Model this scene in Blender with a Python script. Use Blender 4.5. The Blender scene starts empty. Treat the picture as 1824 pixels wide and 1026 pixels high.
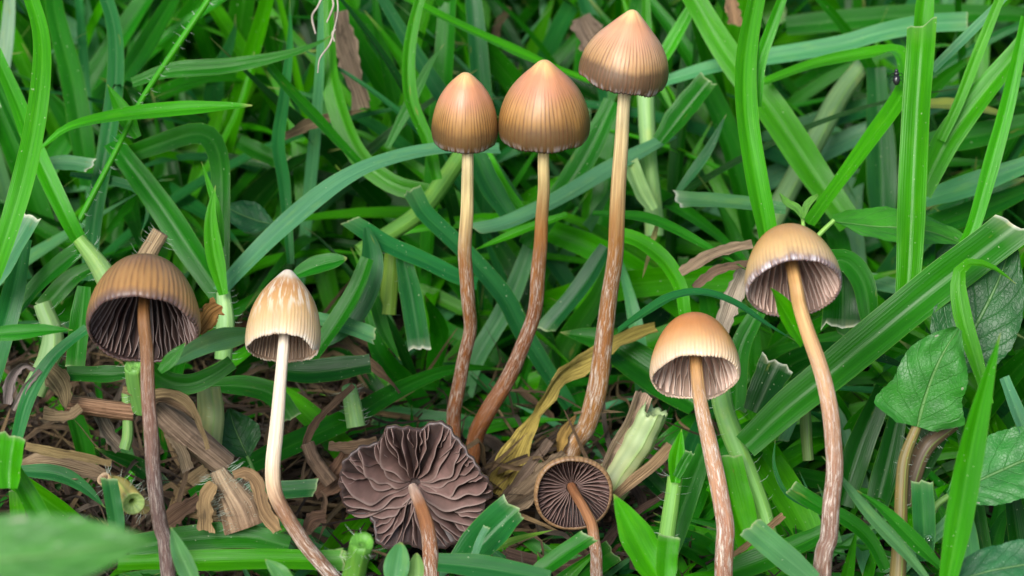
import bpy, math, random
import numpy as np
from mathutils import Matrix, Vector

rng = np.random.default_rng(11)
random.seed(11)
CM = 0.01                       # everything below is measured in centimetres, the scene is in metres
scene = bpy.context.scene
COL = scene.collection

# ------------------------------------------------------------------ camera, sky, sun, exposure
PITCH = math.radians(27.0)
DIST = 44.5                     # cm from the lens to the plane of the mushrooms
FW = np.array([0.0, math.cos(PITCH), -math.sin(PITCH)])
UP = np.array([0.0, math.sin(PITCH), math.cos(PITCH)])
RT = np.array([1.0, 0.0, 0.0])
PXCM = 36.0 / 100.0 * DIST / 1824.0
CAMP = -FW * DIST + UP * (790 - 513) * PXCM

cam_data = bpy.data.cameras.new('camera')
cam = bpy.data.objects.new('camera', cam_data)
COL.objects.link(cam)
cam_data.lens = 100.0
cam_data.sensor_width = 36.0
cam_data.clip_start = 0.01
cam_data.clip_end = 100.0
cam.location = Vector(CAMP * CM)
cam.rotation_euler = (math.radians(90) - PITCH, 0, 0)
cam_data.dof.use_dof = True
cam_data.dof.focus_distance = (DIST - 5.0) * CM
cam_data.dof.aperture_fstop = 38.0
cam_data.dof.aperture_blades = 0
scene.camera = cam

SUN_EL, SUN_AZ = math.radians(43), math.radians(205)   # azimuth from +Y, clockwise
world = bpy.data.worlds.new('World')
scene.world = world
world.use_nodes = True
wn = world.node_tree.nodes
sky = wn.new('ShaderNodeTexSky')
sky.sky_type = 'NISHITA'
sky.sun_disc = False
sky.sun_elevation = SUN_EL
sky.sun_rotation = SUN_AZ
sky.air_density = 1.0
sky.dust_density = 2.0
sky.ozone_density = 1.0
bg = wn['Background']
world.node_tree.links.new(sky.outputs[0], bg.inputs[0])
bg.inputs[1].default_value = 0.05

sun_data = bpy.data.lights.new('sun', 'SUN')
sun_data.energy = 1.5
sun_data.angle = math.radians(32)
sun_data.color = (1.0, 0.98, 0.95)
sun = bpy.data.objects.new('sun', sun_data)
COL.objects.link(sun)
sd = Vector((math.sin(SUN_AZ) * math.cos(SUN_EL), math.cos(SUN_AZ) * math.cos(SUN_EL), math.sin(SUN_EL)))
sun.location = sd * 2
sun.rotation_euler = (-sd).to_track_quat('-Z', 'Y').to_euler()

vs = scene.view_settings
vs.view_transform = 'Standard'
vs.look = 'None'
vs.exposure = 1.77
vs.gamma = 1.0
vs.use_curve_mapping = False
scene.cycles.use_denoising = True
scene.cycles.max_bounces = 8
scene.cycles.diffuse_bounces = 4
scene.cycles.transmission_bounces = 4

# ------------------------------------------------------------------ measuring helpers
def at(px, py, d):
    """a point of the place: seen at (px, py) of the photograph, d cm beyond the plane of the mushrooms"""
    zc = DIST + d
    k = PXCM / DIST * zc
    return CAMP + FW * zc + RT * ((px - 912) * k) + UP * ((513 - py) * k)

def px_cm(d):
    return PXCM * (DIST + d) / DIST

def ground_d(py):
    k = (513 - py) * PXCM / DIST
    den = FW[2] + UP[2] * k
    if den > -0.02:
        return 60.0
    return -CAMP[2] / den - DIST

def project(P):
    Q = P - CAMP
    zc = Q @ FW
    k = PXCM / DIST * zc
    return 912 + (Q @ RT) / k, 513 - (Q @ UP) / k, zc - DIST

def smooth_curve(pts, n):
    """Catmull-Rom through the points, n samples evenly spread by length"""
    P = np.asarray(pts, float)
    if len(P) == 2:
        t = np.linspace(0, 1, n)[:, None]
        return P[0] * (1 - t) + P[1] * t
    Q = np.vstack([2 * P[0] - P[1], P, 2 * P[-1] - P[-2]])
    out = []
    for i in range(len(P) - 1):
        p0, p1, p2, p3 = Q[i:i + 4]
        t = np.linspace(0, 1, 14, endpoint=False)[:, None]
        out.append(0.5 * (2 * p1 + (p2 - p0) * t + (2 * p0 - 5 * p1 + 4 * p2 - p3) * t ** 2 + (3 * p1 - p0 - 3 * p2 + p3) * t ** 3))
    C = np.vstack(out + [P[-1:]])
    L = np.concatenate([[0], np.cumsum(np.linalg.norm(np.diff(C[:, :3], axis=0), axis=1))])
    s = np.linspace(0, L[-1], n)
    return np.stack([np.interp(s, L, C[:, k]) for k in range(C.shape[1])], 1)

def wob(n, k=4, amp=1.0, r=None):
    """a smooth random wave of n samples"""
    r = r or rng
    t = np.linspace(0, 1, n)
    y = np.zeros(n)
    for j in range(1, k + 1):
        y += r.normal() / j * np.sin(2 * math.pi * (t * j * 0.8 + r.random()))
    return amp * y

class Geo:
    def __init__(self):
        self.v, self.f, self.pv, self.col, self.n = [], [], [], [], 0
    def add(self, V, F, PV, C):
        self.v.append(np.asarray(V, float)); self.f.append(np.asarray(F, int) + self.n)
        self.pv.append(np.asarray(PV, float)); self.col.append(np.asarray(C, float))
        self.n += len(V)
    def grid(self, V, PV, C, close=False):
        """V: rows x cols x 3"""
        r, c = V.shape[:2]
        idx = np.arange(r * c).reshape(r, c)
        q = np.stack([idx[:-1, :-1], idx[:-1, 1:], idx[1:, 1:], idx[1:, :-1]], -1).reshape(-1, 4)
        self.add(V.reshape(-1, 3), q, PV.reshape(-1, 3), C.reshape(-1, 3))
        return self
    def all(self):
        return np.vstack(self.v)
    def mesh(self, name, mat, origin=None):
        V = self.all().copy()
        if origin is not None:
            V -= origin
        F = np.vstack(self.f)
        me = bpy.data.meshes.new(name)
        me.vertices.add(len(V)); me.vertices.foreach_set('co', (V * CM).astype(np.float32).ravel())
        me.loops.add(F.size); me.loops.foreach_set('vertex_index', F.astype(np.int32).ravel())
        me.polygons.add(len(F))
        me.polygons.foreach_set('loop_start', np.arange(0, F.size, 4, dtype=np.int32))
        me.polygons.foreach_set('loop_total', np.full(len(F), 4, dtype=np.int32))
        me.polygons.foreach_set('use_smooth', np.ones(len(F), bool))
        a = me.attributes.new('pv', 'FLOAT_VECTOR', 'POINT')
        a.data.foreach_set('vector', np.vstack(self.pv).astype(np.float32).ravel())
        c = me.attributes.new('tint', 'FLOAT_VECTOR', 'POINT')
        c.data.foreach_set('vector', np.vstack(self.col).astype(np.float32).ravel())
        me.update(calc_edges=True)
        me.materials.append(mat)
        return me

def tag(o, label=None, cat=None, group=None, kind=None):
    if label: o['label'] = label
    if cat: o['category'] = cat
    if group: o['group'] = group
    if kind: o['kind'] = kind
    return o

def obj(name, me, parent=None, loc=None):
    o = bpy.data.objects.new(name, me)
    COL.objects.link(o)
    if parent is not None:
        o.parent = parent
    if loc is not None:
        o.location = Vector(np.asarray(loc) * CM)
    return o

def empty(name, loc):
    o = bpy.data.objects.new(name, None)
    o.empty_display_size = 0.005
    COL.objects.link(o)
    o.location = Vector(np.asarray(loc) * CM)
    return o

SEEN = {}                                   # coarse record of how far back the built things reach, to keep the filler grass behind them
def note(V, margin=1):
    x, y, d = project(V)
    for a, b, c in zip((x // 19).astype(int), (y // 19).astype(int), d):
        if -2 <= a < 98 and -2 <= b < 56:
            k = (a, b)
            if c > SEEN.get(k, -99):
                SEEN[k] = c
# ------------------------------------------------------------------ materials
class NT:
    def __init__(self, name):
        self.m = bpy.data.materials.new(name)
        self.m.use_nodes = True
        self.t = self.m.node_tree
        self.n = self.t.nodes
        self.bsdf = self.n['Principled BSDF']
        self.out = self.n['Material Output']
    def link(self, a, b):
        self.t.links.new(a, b)
    def node(self, kind, **kw):
        x = self.n.new(kind)
        for k, v in kw.items():
            setattr(x, k, v)
        return x
    def put(self, sock, v):
        if isinstance(v, bpy.types.NodeSocket):
            self.link(v, sock)
        elif isinstance(v, tuple) and len(v) == 3 and sock.type == 'RGBA':
            sock.default_value = (*v, 1)
        else:
            sock.default_value = v
    def math(self, op, a, b=0.0, c=None, clamp=False):
        x = self.node('ShaderNodeMath', operation=op, use_clamp=clamp)
        self.put(x.inputs[0], a); self.put(x.inputs[1], b)
        if c is not None: self.put(x.inputs[2], c)
        return x.outputs[0]
    def vmath(self, op, a, b):
        x = self.node('ShaderNodeVectorMath', operation=op)
        self.put(x.inputs[0], a); self.put(x.inputs[1], b)
        return x.outputs[0]
    def attr(self, name):
        return self.node('ShaderNodeAttribute', attribute_name=name).outputs['Vector']
    def sep(self, v):
        x = self.node('ShaderNodeSeparateXYZ'); self.link(v, x.inputs[0]); return x.outputs
    def comb(self, a, b, c):
        x = self.node('ShaderNodeCombineXYZ')
        for i, v in enumerate((a, b, c)): self.put(x.inputs[i], v)
        return x.outputs[0]
    def noise(self, vec, scale, detail=3, rough=0.55, dist=0.0):
        x = self.node('ShaderNodeTexNoise')
        self.link(vec, x.inputs['Vector'])
        x.inputs['Scale'].default_value = scale; x.inputs['Detail'].default_value = detail
        x.inputs['Roughness'].default_value = rough; x.inputs['Distortion'].default_value = dist
        return x.outputs['Fac']
    def ramp(self, fac, stops, interp='LINEAR'):
        x = self.node('ShaderNodeValToRGB')
        e = x.color_ramp.elements
        x.color_ramp.interpolation = interp
        while len(e) < len(stops): e.new(0.5)
        for q, (p, c) in zip(e, stops):
            q.position = p
            q.color = (c, c, c, 1) if isinstance(c, (int, float)) else (*c, 1)
        self.put(x.inputs[0], fac)
        return x.outputs[0]
    def smooth(self, v, lo, hi, a=0.0, b=1.0):
        x = self.node('ShaderNodeMapRange', interpolation_type='SMOOTHSTEP')
        self.put(x.inputs[0], v)
        for i, q in enumerate((lo, hi, a, b)): x.inputs[i + 1].default_value = q
        return x.outputs[0]
    def mix(self, fac, a, b, mode='MIX'):
        x = self.node('ShaderNodeMix', data_type='RGBA', blend_type=mode)
        self.put(x.inputs[0], fac)
        for s, v in ((x.inputs[6], a), (x.inputs[7], b)):
            if isinstance(v, tuple): s.default_value = (*v, 1)
            else: self.link(v, s)
        return x.outputs[2]
    def bump(self, h, strength, dist):
        x = self.node('ShaderNodeBump')
        x.inputs['Strength'].default_value = strength; x.inputs['Distance'].default_value = dist * CM
        self.link(h, x.inputs['Height'])
        self.link(x.outputs[0], self.bsdf.inputs['Normal'])
        return x.outputs[0]
    def base(self, col, rough=0.5, spec=0.5):
        self.put(self.bsdf.inputs['Base Color'], col)
        self.put(self.bsdf.inputs['Roughness'], rough)
        self.bsdf.inputs['Specular IOR Level'].default_value = spec
    def translucent(self, col, fac, normal=None):
        tr = self.node('ShaderNodeBsdfTranslucent')
        self.put(tr.inputs[0], col)
        if normal is not None: self.link(normal, tr.inputs[1])
        mx = self.node('ShaderNodeMixShader')
        mx.inputs[0].default_value = fac
        self.link(self.bsdf.outputs[0], mx.inputs[1]); self.link(tr.outputs[0], mx.inputs[2])
        self.link(mx.outputs[0], self.out.inputs[0])

def leaf_material(name, rough, trans, veins, specks, midrib=0.35):
    """strap leaves: parallel veins, paler midrib, blotches; colour from the leaf itself"""
    n = NT(name)
    u, v, s = n.sep(n.attr('pv'))
    tint = n.attr('tint')
    long_vec = n.comb(n.math('MULTIPLY', u, 8.0), n.math('MULTIPLY', v, 0.9), s)
    fine_vec = n.comb(n.math('MULTIPLY', u, 46.0), n.math('MULTIPLY', v, 0.8), s)
    blot_vec = n.comb(n.math('MULTIPLY', u, 3.0), n.math('MULTIPLY', v, 2.2), s)
    spk_vec = n.comb(n.math('MULTIPLY', u, 10.0), n.math('MULTIPLY', v, 22.0), s)
    streak = n.noise(long_vec, 1.0, 3)
    fine = n.noise(fine_vec, 1.0, 2)
    blot = n.noise(blot_vec, 1.0, 4)
    vein = n.math('SINE', n.math('MULTIPLY', u, 2 * math.pi * 13.0))
    veinp = n.math('MULTIPLY_ADD', vein, 0.5, 0.5)
    c = n.mix(n.smooth(streak, 0.35, 0.7), n.mix(1.0, tint, (0.86, 0.88, 0.90), 'MULTIPLY'), n.mix(1.0, tint, (1.16, 1.10, 1.0), 'MULTIPLY'))
    c = n.mix(n.math('MULTIPLY', n.smooth(blot, 0.52, 0.75), 0.4), c, n.mix(1.0, tint, (1.9, 1.25, 0.8), 'MULTIPLY'))
    c = n.mix(n.math('MULTIPLY', veinp, veins), c, n.mix(1.0, c, (1.5, 1.4, 1.5), 'MULTIPLY'))
    mid = n.math('ABSOLUTE', n.math('SUBTRACT', u, 0.5))
    c = n.mix(n.math('MULTIPLY', n.smooth(mid, 0.012, 0.05, 1.0, 0.0), midrib), c, n.mix(0.2, n.mix(1.0, tint, (1.8, 1.5, 1.6), 'MULTIPLY'), (0.30, 0.46, 0.15)))
    c = n.mix(n.math('MULTIPLY', n.smooth(mid, 0.475, 0.497), 0.3), c, (0.20, 0.42, 0.05))
    old = n.noise(n.comb(n.math('MULTIPLY', u, 2.0), n.math('MULTIPLY', v, 1.1), n.math('ADD', s, 7.0)), 1.0, 5, 0.65)
    c = n.mix(n.math('MULTIPLY', n.smooth(old, 0.66, 0.74), 0.75), c, (0.20, 0.22, 0.035))
    c = n.mix(n.math('MULTIPLY', n.smooth(old, 0.73, 0.77), 0.8), c, (0.16, 0.09, 0.035))
    sp = n.noise(spk_vec, 1.0, 1)
    c = n.mix(n.math('MULTIPLY', n.smooth(sp, 0.74, 0.80), specks), c, (0.55, 0.62, 0.42))
    n.base(c, n.math('MULTIPLY_ADD', fine, 0.22, rough - 0.11), 0.26)
    h = n.math('ADD', n.math('MULTIPLY', vein, 0.16), n.math('ADD', fine, n.math('MULTIPLY', streak, 0.5)))
    nb = n.bump(h, 0.45, 0.008)
    n.translucent(n.mix(1.0, c, (1.5, 1.6, 0.3), 'MULTIPLY'), trans)
    return n.m

M_GRASS = leaf_material('grass leaf', 0.31, 0.38, 0.10, 0.6, 0.2)
M_STALK = leaf_material('grass stalk', 0.42, 0.18, 0.35, 0.3, 0.0)

def dry_material():
    n = NT('dry straw')
    u, v, s = n.sep(n.attr('pv'))
    tint = n.attr('tint')
    a = n.noise(n.comb(n.math('MULTIPLY', u, 30.0), n.math('MULTIPLY', v, 0.9), s), 1.0, 3)
    b = n.noise(n.comb(n.math('MULTIPLY', u, 3.0), n.math('MULTIPLY', v, 3.0), s), 1.0, 5)
    c = n.mix(n.smooth(a, 0.3, 0.7), n.mix(1.0, tint, (0.50, 0.46, 0.44), 'MULTIPLY'), n.mix(0.12, n.mix(1.0, tint, (1.35, 1.3, 1.22), 'MULTIPLY'), (0.38, 0.34, 0.30)))
    c = n.mix(n.math('MULTIPLY', n.smooth(b, 0.55, 0.72), 0.65), c, (0.035, 0.022, 0.014))
    n.base(c, 0.68, 0.35)
    n.bump(n.math('ADD', a, n.math('MULTIPLY', b, 1.2)), 1.0, 0.05)
    n.translucent(n.mix(1.0, c, (1.3, 1.1, 0.8), 'MULTIPLY'), 0.15)
    return n.m
M_DRY = dry_material()

def hair_material():
    n = NT('pale plant hair')
    n.base((0.62, 0.70, 0.58), 0.4, 0.5)
    n.translucent((0.6, 0.7, 0.55), 0.5)
    return n.m
M_HAIR = hair_material()

def broad_material():
    n = NT('broad weed leaf')
    u, v, s = n.sep(n.attr('pv'))
    tint = n.attr('tint')
    off = n.math('ABSOLUTE', n.math('SUBTRACT', u, 0.5))
    wv = n.noise(n.comb(n.math('MULTIPLY', u, 5.0), n.math('MULTIPLY', v, 5.0), s), 1.0, 3)
    side = n.math('FRACT', n.math('ADD', n.math('MULTIPLY', n.math('SUBTRACT', v, n.math('MULTIPLY', off, 0.75)), 6.0), n.math('MULTIPLY', wv, 0.5)))
    sv = n.smooth(n.math('ABSOLUTE', n.math('SUBTRACT', side, 0.5)), 0.0, 0.06, 1.0, 0.0)
    mid = n.smooth(off, 0.008, 0.028, 1.0, 0.0)
    net = n.node('ShaderNodeTexVoronoi', feature='DISTANCE_TO_EDGE')
    n.link(n.comb(n.math('MULTIPLY', u, 22.0), n.math('MULTIPLY', v, 30.0), s), net.inputs['Vector'])
    net.inputs['Scale'].default_value = 1.0
    nt = n.smooth(net.outputs[0], 0.0, 0.12, 1.0, 0.0)
    c = n.mix(n.smooth(wv, 0.3, 0.7), n.mix(1.0, tint, (0.78, 0.82, 0.8), 'MULTIPLY'), n.mix(1.0, tint, (1.2, 1.15, 1.1), 'MULTIPLY'))
    c = n.mix(n.math('MULTIPLY', nt, 0.07), c, n.mix(1.0, tint, (1.6, 1.4, 1.2), 'MULTIPLY'))
    c = n.mix(n.math('MULTIPLY', sv, 0.22), c, n.mix(0.4, n.mix(1.0, tint, (1.8, 1.5, 1.5), 'MULTIPLY'), (0.25, 0.42, 0.2)))
    c = n.mix(n.math('MULTIPLY', mid, 0.5), c, (0.20, 0.36, 0.12))
    spot = n.noise(n.comb(n.math('MULTIPLY', u, 9.0), n.math('MULTIPLY', v, 9.0), n.math('ADD', s, 3.0)), 1.0, 1)
    c = n.mix(n.math('MULTIPLY', n.smooth(spot, 0.76, 0.79), 0.8), c, (0.36, 0.36, 0.26))
    n.base(c, 0.42, 0.5)
    n.bump(n.math('SUBTRACT', n.math('MULTIPLY', wv, 1.0), n.math('ADD', n.math('MULTIPLY', nt, 0.12), n.math('ADD', n.math('MULTIPLY', sv, 0.6), n.math('MULTIPLY', mid, 1.5)))), 0.6, 0.03)
    n.translucent(n.mix(1.0, c, (1.4, 1.5, 0.6), 'MULTIPLY'), 0.28)
    return n.m
M_BROAD = broad_material()

def cap_material(name, stops, nstri, s0, dark, strength, fib=0.0, rough=0.36, streak_white=0.0):
    """mushroom cap: colour zones from apex to rim, translucent striae above the gills"""
    n = NT(name)
    u, v, s = n.sep(n.attr('pv'))
    broad = n.noise(n.comb(n.math('MULTIPLY', n.math('SINE', n.math('MULTIPLY', u, 6.2832)), 1.6), n.math('MULTIPLY', n.math('COSINE', n.math('MULTIPLY', u, 6.2832)), 1.6), n.math('ADD', n.math('MULTIPLY', v, 1.6), s)), 1.3, 4)
    vv = n.math('ADD', v, n.math('MULTIPLY', n.math('SUBTRACT', broad, 0.5), 0.17))
    sc = 0.5
    c = n.ramp(n.math('MULTIPLY', vv, sc), [(p * sc, q) for p, q in stops])
    wav = n.noise(n.comb(n.math('MULTIPLY', u, 30.0), n.math('MULTIPLY', v, 2.0), s), 1.0, 2)
    ph = n.math('ADD', n.math('MULTIPLY', u, 2 * math.pi * nstri), n.math('MULTIPLY', wav, 5.0))
    line = n.math('POWER', n.math('MULTIPLY_ADD', n.math('COSINE', ph), 0.5, 0.5), 2.2)
    irregular = n.noise(n.comb(n.math('MULTIPLY', u, nstri * 0.9), n.math('MULTIPLY', v, 3.0), n.math('ADD', s, 5.0)), 1.0, 2)
    amt = n.math('MULTIPLY', n.math('MULTIPLY', line, n.smooth(v, s0, s0 + 0.38)), n.smooth(irregular, 0.3, 0.62, 0.15, 1.0))
    outer = n.smooth(v, 0.985, 1.0, 1.0, 0.0)
    c = n.mix(n.math('MULTIPLY', n.math('MULTIPLY', amt, strength), outer), c, dark)
    c = n.mix(n.smooth(broad, 0.38, 0.66, 0.0, 0.5), c, n.mix(1.0, c, (0.72, 0.70, 0.66), 'MULTIPLY'))
    fb = n.noise(n.comb(n.math('MULTIPLY', u, 70.0), n.math('MULTIPLY', v, 4.0), s), 1.0, 3)
    if fib:
        z = n.math('MULTIPLY', n.smooth(v, 0.16, 0.30), n.smooth(v, 0.55, 0.85, 1.0, 0.0))
        c = n.mix(n.math('MULTIPLY', n.math('MULTIPLY', n.smooth(fb, 0.50, 0.62), z), fib), c, (0.80, 0.72, 0.60))
    grit = n.noise(n.comb(n.math('MULTIPLY', u, 60.0), n.math('MULTIPLY', v, 20.0), n.math('ADD', s, 9.0)), 1.0, 1)
    c = n.mix(n.math('MULTIPLY', n.smooth(grit, 0.80, 0.84), 0.7), c, (0.05, 0.03, 0.02))
    rimz = n.math('MULTIPLY', n.smooth(v, 0.90, 0.985), outer)
    if streak_white:
        c = n.mix(n.math('MULTIPLY', n.math('MULTIPLY', rimz, n.smooth(fb, 0.45, 0.62)), streak_white), c, (0.62, 0.56, 0.56))
    n.base(c, n.math('MULTIPLY_ADD', broad, 0.35, rough - 0.07), 0.45)
    n.bsdf.inputs['Coat Weight'].default_value = 0.05
    n.bsdf.inputs['Coat Roughness'].default_value = 0.28
    n.bsdf.inputs['Subsurface Weight'].default_value = 0.28
    n.bsdf.inputs['Subsurface Radius'].default_value = (1.0, 0.5, 0.25)
    n.bsdf.inputs['Subsurface Scale'].default_value = 0.0012
    h = n.math('ADD', n.math('MULTIPLY', amt, -0.3), n.math('ADD', n.math('MULTIPLY', fb, 0.5), n.math('MULTIPLY', broad, 0.8)))
    n.bump(h, 0.6, 0.012)
    return n.m

def gill_material(name, body, edge, deep):
    n = NT(name)
    u, v, s = n.sep(n.attr('pv'))
    no = n.noise(n.comb(n.math('MULTIPLY', u, 5.0), n.math('MULTIPLY', v, 2.0), s), 1.0, 3)
    c = n.mix(n.smooth(v, 0.0, 1.0), deep, body)
    c = n.mix(n.smooth(no, 0.4, 0.7, 0.0, 0.5), c, n.mix(1.0, c, (1.5, 1.4, 1.45), 'MULTIPLY'))
    c = n.mix(n.smooth(v, 0.88, 1.0), c, edge)
    n.base(c, 0.62, 0.3)
    n.bump(no, 0.4, 0.02)
    n.translucent(n.mix(1.0, c, (1.15, 1.0, 0.9), 'MULTIPLY'), 0.3)
    return n.m

def stem_material(name, stops, fleck, fleck_col, f0, f1):
    n = NT(name)
    u, v, s = n.sep(n.attr('pv'))
    ang = n.math('MULTIPLY', u, 2 * math.pi)
    cx, cy = n.math('COSINE', ang), n.math('SINE', ang)
    long_ = n.noise(n.comb(n.math('MULTIPLY', cx, 2.6), n.math('MULTIPLY', cy, 2.6), n.math('ADD', n.math('MULTIPLY', v, 7.0), s)), 1.0, 4)
    fibre = n.noise(n.comb(n.math('MULTIPLY', cx, 6.0), n.math('MULTIPLY', cy, 6.0), n.math('ADD', n.math('MULTIPLY', v, 34.0), s)), 1.0, 5, 0.75, 0.6)
    big = n.noise(n.comb(n.math('MULTIPLY', cx, 1.2), n.math('MULTIPLY', cy, 1.2), n.math('ADD', n.math('MULTIPLY', v, 12.0), s)), 1.0, 3)
    vv = n.math('ADD', v, n.math('MULTIPLY', n.math('SUBTRACT', big, 0.5), 0.12))
    c = n.ramp(vv, stops)
    c = n.mix(n.smooth(long_, 0.35, 0.68), n.mix(1.0, c, (0.78, 0.74, 0.70), 'MULTIPLY'), n.mix(1.0, c, (1.2, 1.2, 1.15), 'MULTIPLY'))
    zone = n.math('MULTIPLY', n.smooth(v, f0, f0 + 0.15), n.smooth(v, f1, f1 + 0.15, 1.0, 0.25))
    fl = n.math('MULTIPLY', n.smooth(fibre, 0.47, 0.60), zone)
    fl = n.math('MULTIPLY', fl, n.smooth(big, 0.28, 0.46))
    c = n.mix(n.math('MULTIPLY', fl, fleck), c, fleck_col)
    n.base(c, n.math('MULTIPLY_ADD', fibre, 0.35, 0.32), 0.38)
    n.bsdf.inputs['Subsurface Weight'].default_value = 0.12
    n.bsdf.inputs['Subsurface Radius'].default_value = (1.0, 0.45, 0.2)
    n.bsdf.inputs['Subsurface Scale'].default_value = 0.001
    n.bump(n.math('ADD', long_, n.math('ADD', fibre, n.math('MULTIPLY', fl, 0.8))), 0.6, 0.02)
    return n.m

def soil_material():
    n = NT('dark soil')
    tc = n.node('ShaderNodeTexCoord').outputs['Object']
    a = n.noise(tc, 260.0, 6); b = n.noise(tc, 40.0, 4); d = n.noise(tc, 900.0, 3)
    c = n.mix(n.smooth(a, 0.35, 0.7), (0.008, 0.006, 0.005), (0.040, 0.028, 0.019))
    c = n.mix(n.smooth(b, 0.5, 0.7, 0.0, 0.5), c, (0.030, 0.040, 0.014))
    c = n.mix(n.smooth(d, 0.64, 0.72, 0.0, 0.6), c, (0.12, 0.09, 0.06))
    n.base(c, 0.85, 0.2)
    n.bump(n.math('ADD', a, n.math('MULTIPLY', d, 0.5)), 1.0, 0.2)
    return n.m
M_SOIL = soil_material()

def plain(name, col, rough, spec=0.5, nscale=400.0):
    n = NT(name)
    tc = n.node('ShaderNodeTexCoord').outputs['Object']
    a = n.noise(tc, nscale, 4)
    c = n.mix(n.smooth(a, 0.3, 0.7), tuple(q * 0.65 for q in col), tuple(min(1, q * 1.3) for q in col))
    n.base(c, rough, spec)
    n.bump(a, 0.5, 0.02)
    return n.m
M_FIBRE = plain('pale root fibre', (0.36, 0.31, 0.25), 0.7, 0.3)
M_BEETLE = plain('black beetle shell', (0.012, 0.011, 0.013), 0.25, 0.6)
# ------------------------------------------------------------------ builders
def norm(a):
    return a / np.maximum(np.linalg.norm(a, axis=-1, keepdims=True), 1e-9)

REF = norm(-FW * 0.75 + np.array([0, 0, 1.0]) * 0.65)

def frames(P, ref, roll):
    T = norm(np.gradient(P, axis=0))
    N = ref - (T @ ref)[:, None] * T
    ln = np.linalg.norm(N, axis=1)
    for i in range(len(P)):
        if ln[i] < 0.12:
            j = i - 1 if i else int(np.argmax(ln))
            N[i] = N[j] - (N[j] @ T[i]) * T[i]
    N = norm(N)
    B = np.cross(T, N)
    c, s = np.cos(roll)[:, None], np.sin(roll)[:, None]
    return T, N * c + B * s, B * c - N * s

def blade_geo(g, P, w, kind='tip', col=(0.06, 0.26, 0.04), roll=0.0, fold=0.22, nu=9, ref=None, seed=None, endcol=None, r=None, tipcol=(0.30, 0.32, 0.10), wprof=None, rag=0.0):
    """one strap leaf along the centreline P (cm); w full width in cm; roll: degrees or (start, end)"""
    r = r or rng
    n = len(P)
    t = np.linspace(0, 1, n)
    seed = r.random() * 50 if seed is None else seed
    if kind == 'tip':
        W = np.minimum(1, 0.55 + t * 1.6) * np.clip(1 - np.clip((t - 0.42) / 0.58, 0, 1) ** 1.7, 0, 1)
        W = np.maximum(W, 0.02)
    elif kind == 'both':
        W = np.maximum(0.03, np.sin(np.pi * np.clip(t * 0.97 + 0.02, 0, 1)) ** 0.65)
    elif kind == 'cut':
        W = np.minimum(1, 0.7 + t * 0.9)
    else:
        W = 0.80 + 0.22 * np.sin(np.pi * np.clip(t * 1.1, 0, 1)) - 0.10 * t
    if wprof is not None:
        W = np.interp(t, np.linspace(0, 1, len(wprof)), wprof)
    W = W * w * (1 + wob(n, 4, 0.035, r))
    if np.ndim(roll) == 0:
        ro = np.full(n, math.radians(roll))
    else:
        ro = np.radians(np.interp(t, np.linspace(0, 1, len(roll)), roll))
    ro = ro + np.radians(wob(n, 3, 4, r))
    T, N, B = frames(P, REF if ref is None else ref, ro)
    s = np.linspace(-1, 1, nu)
    prof = fold * 1.75 * (np.abs(s) ** 1.05 - 0.28 * np.abs(s) ** 3 - 0.40)
    edge_wave = [wob(n, 7, 0.05, r), wob(n, 7, 0.05, r)]
    V = P[:, None, :] + B[:, None, :] * (s[None, :, None] * W[:, None, None] * 0.5)
    if rag:
        for sg in (0, -1):
            j = r.normal(size=n) * rag + (r.random(n) < .12) * -rag * 2
            V[:, sg] += B * ((j * W * 0.5) * (1 if sg else -1))[:, None]
        edge_wave = [q * 4 for q in edge_wave]
    off = prof[None, :] * np.ones((n, 1))
    off = off + np.where(s[None, :] < 0, edge_wave[0][:, None], edge_wave[1][:, None]) * (np.abs(s)[None, :] ** 2)
    V = V + N[:, None, :] * (off * W[:, None] * 0.5)[:, :, None]
    PV = np.zeros((n, nu, 3))
    PV[..., 0] = (s[None, :] + 1) / 2
    L = np.concatenate([[0], np.cumsum(np.linalg.norm(np.diff(P, axis=0), axis=1))])
    PV[..., 1] = L[:, None]
    PV[..., 2] = seed
    C = np.tile(np.asarray(col, float), (n, nu, 1))
    C *= (1 + wob(n, 3, 0.06, r))[:, None, None]
    if kind in ('tip', 'both'):
        k = np.clip((t - 0.955) / 0.045, 0, 1)[:, None, None] * 0.8
        C = C * (1 - k) + np.asarray(tipcol) * k
    if kind == 'cut':
        jag = r.normal(size=nu) * (0.03 if endcol is None else 0.045) * w + s * r.normal() * 0.13 * w + np.cos(s * 5) * r.normal() * 0.03 * w
        stp = np.linalg.norm(P[-1] - P[-2])
        V[-1] += T[-1][None, :] * jag[:, None]
        V[-2] = V[-1] - T[-1][None, None, :] * min(stp * 0.8, 0.035 if endcol is None else 0.06)
        ec = np.asarray(endcol if endcol is not None else (0.30, 0.42, 0.20))
        C[-1] = ec; C[-2] = C[-2] * 0.85 + ec * 0.15
    g.grid(V, PV, C)
    return g

def trace(pts, d):
    """photograph points with a depth for each; d: number, (start, end) or one value per point"""
    n = len(pts)
    if np.ndim(d) == 0: dd = np.full(n, float(d))
    elif len(d) == n: dd = np.asarray(d, float)
    else: dd = np.interp(np.linspace(0, 1, n), np.linspace(0, 1, len(d)), d)
    return np.array([at(p[0], p[1], q) for p, q in zip(pts, dd)]), float(np.mean(dd))

def base_point(P):
    i = int(np.argmin(P[:, 2]))
    return P[i].copy()

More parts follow.
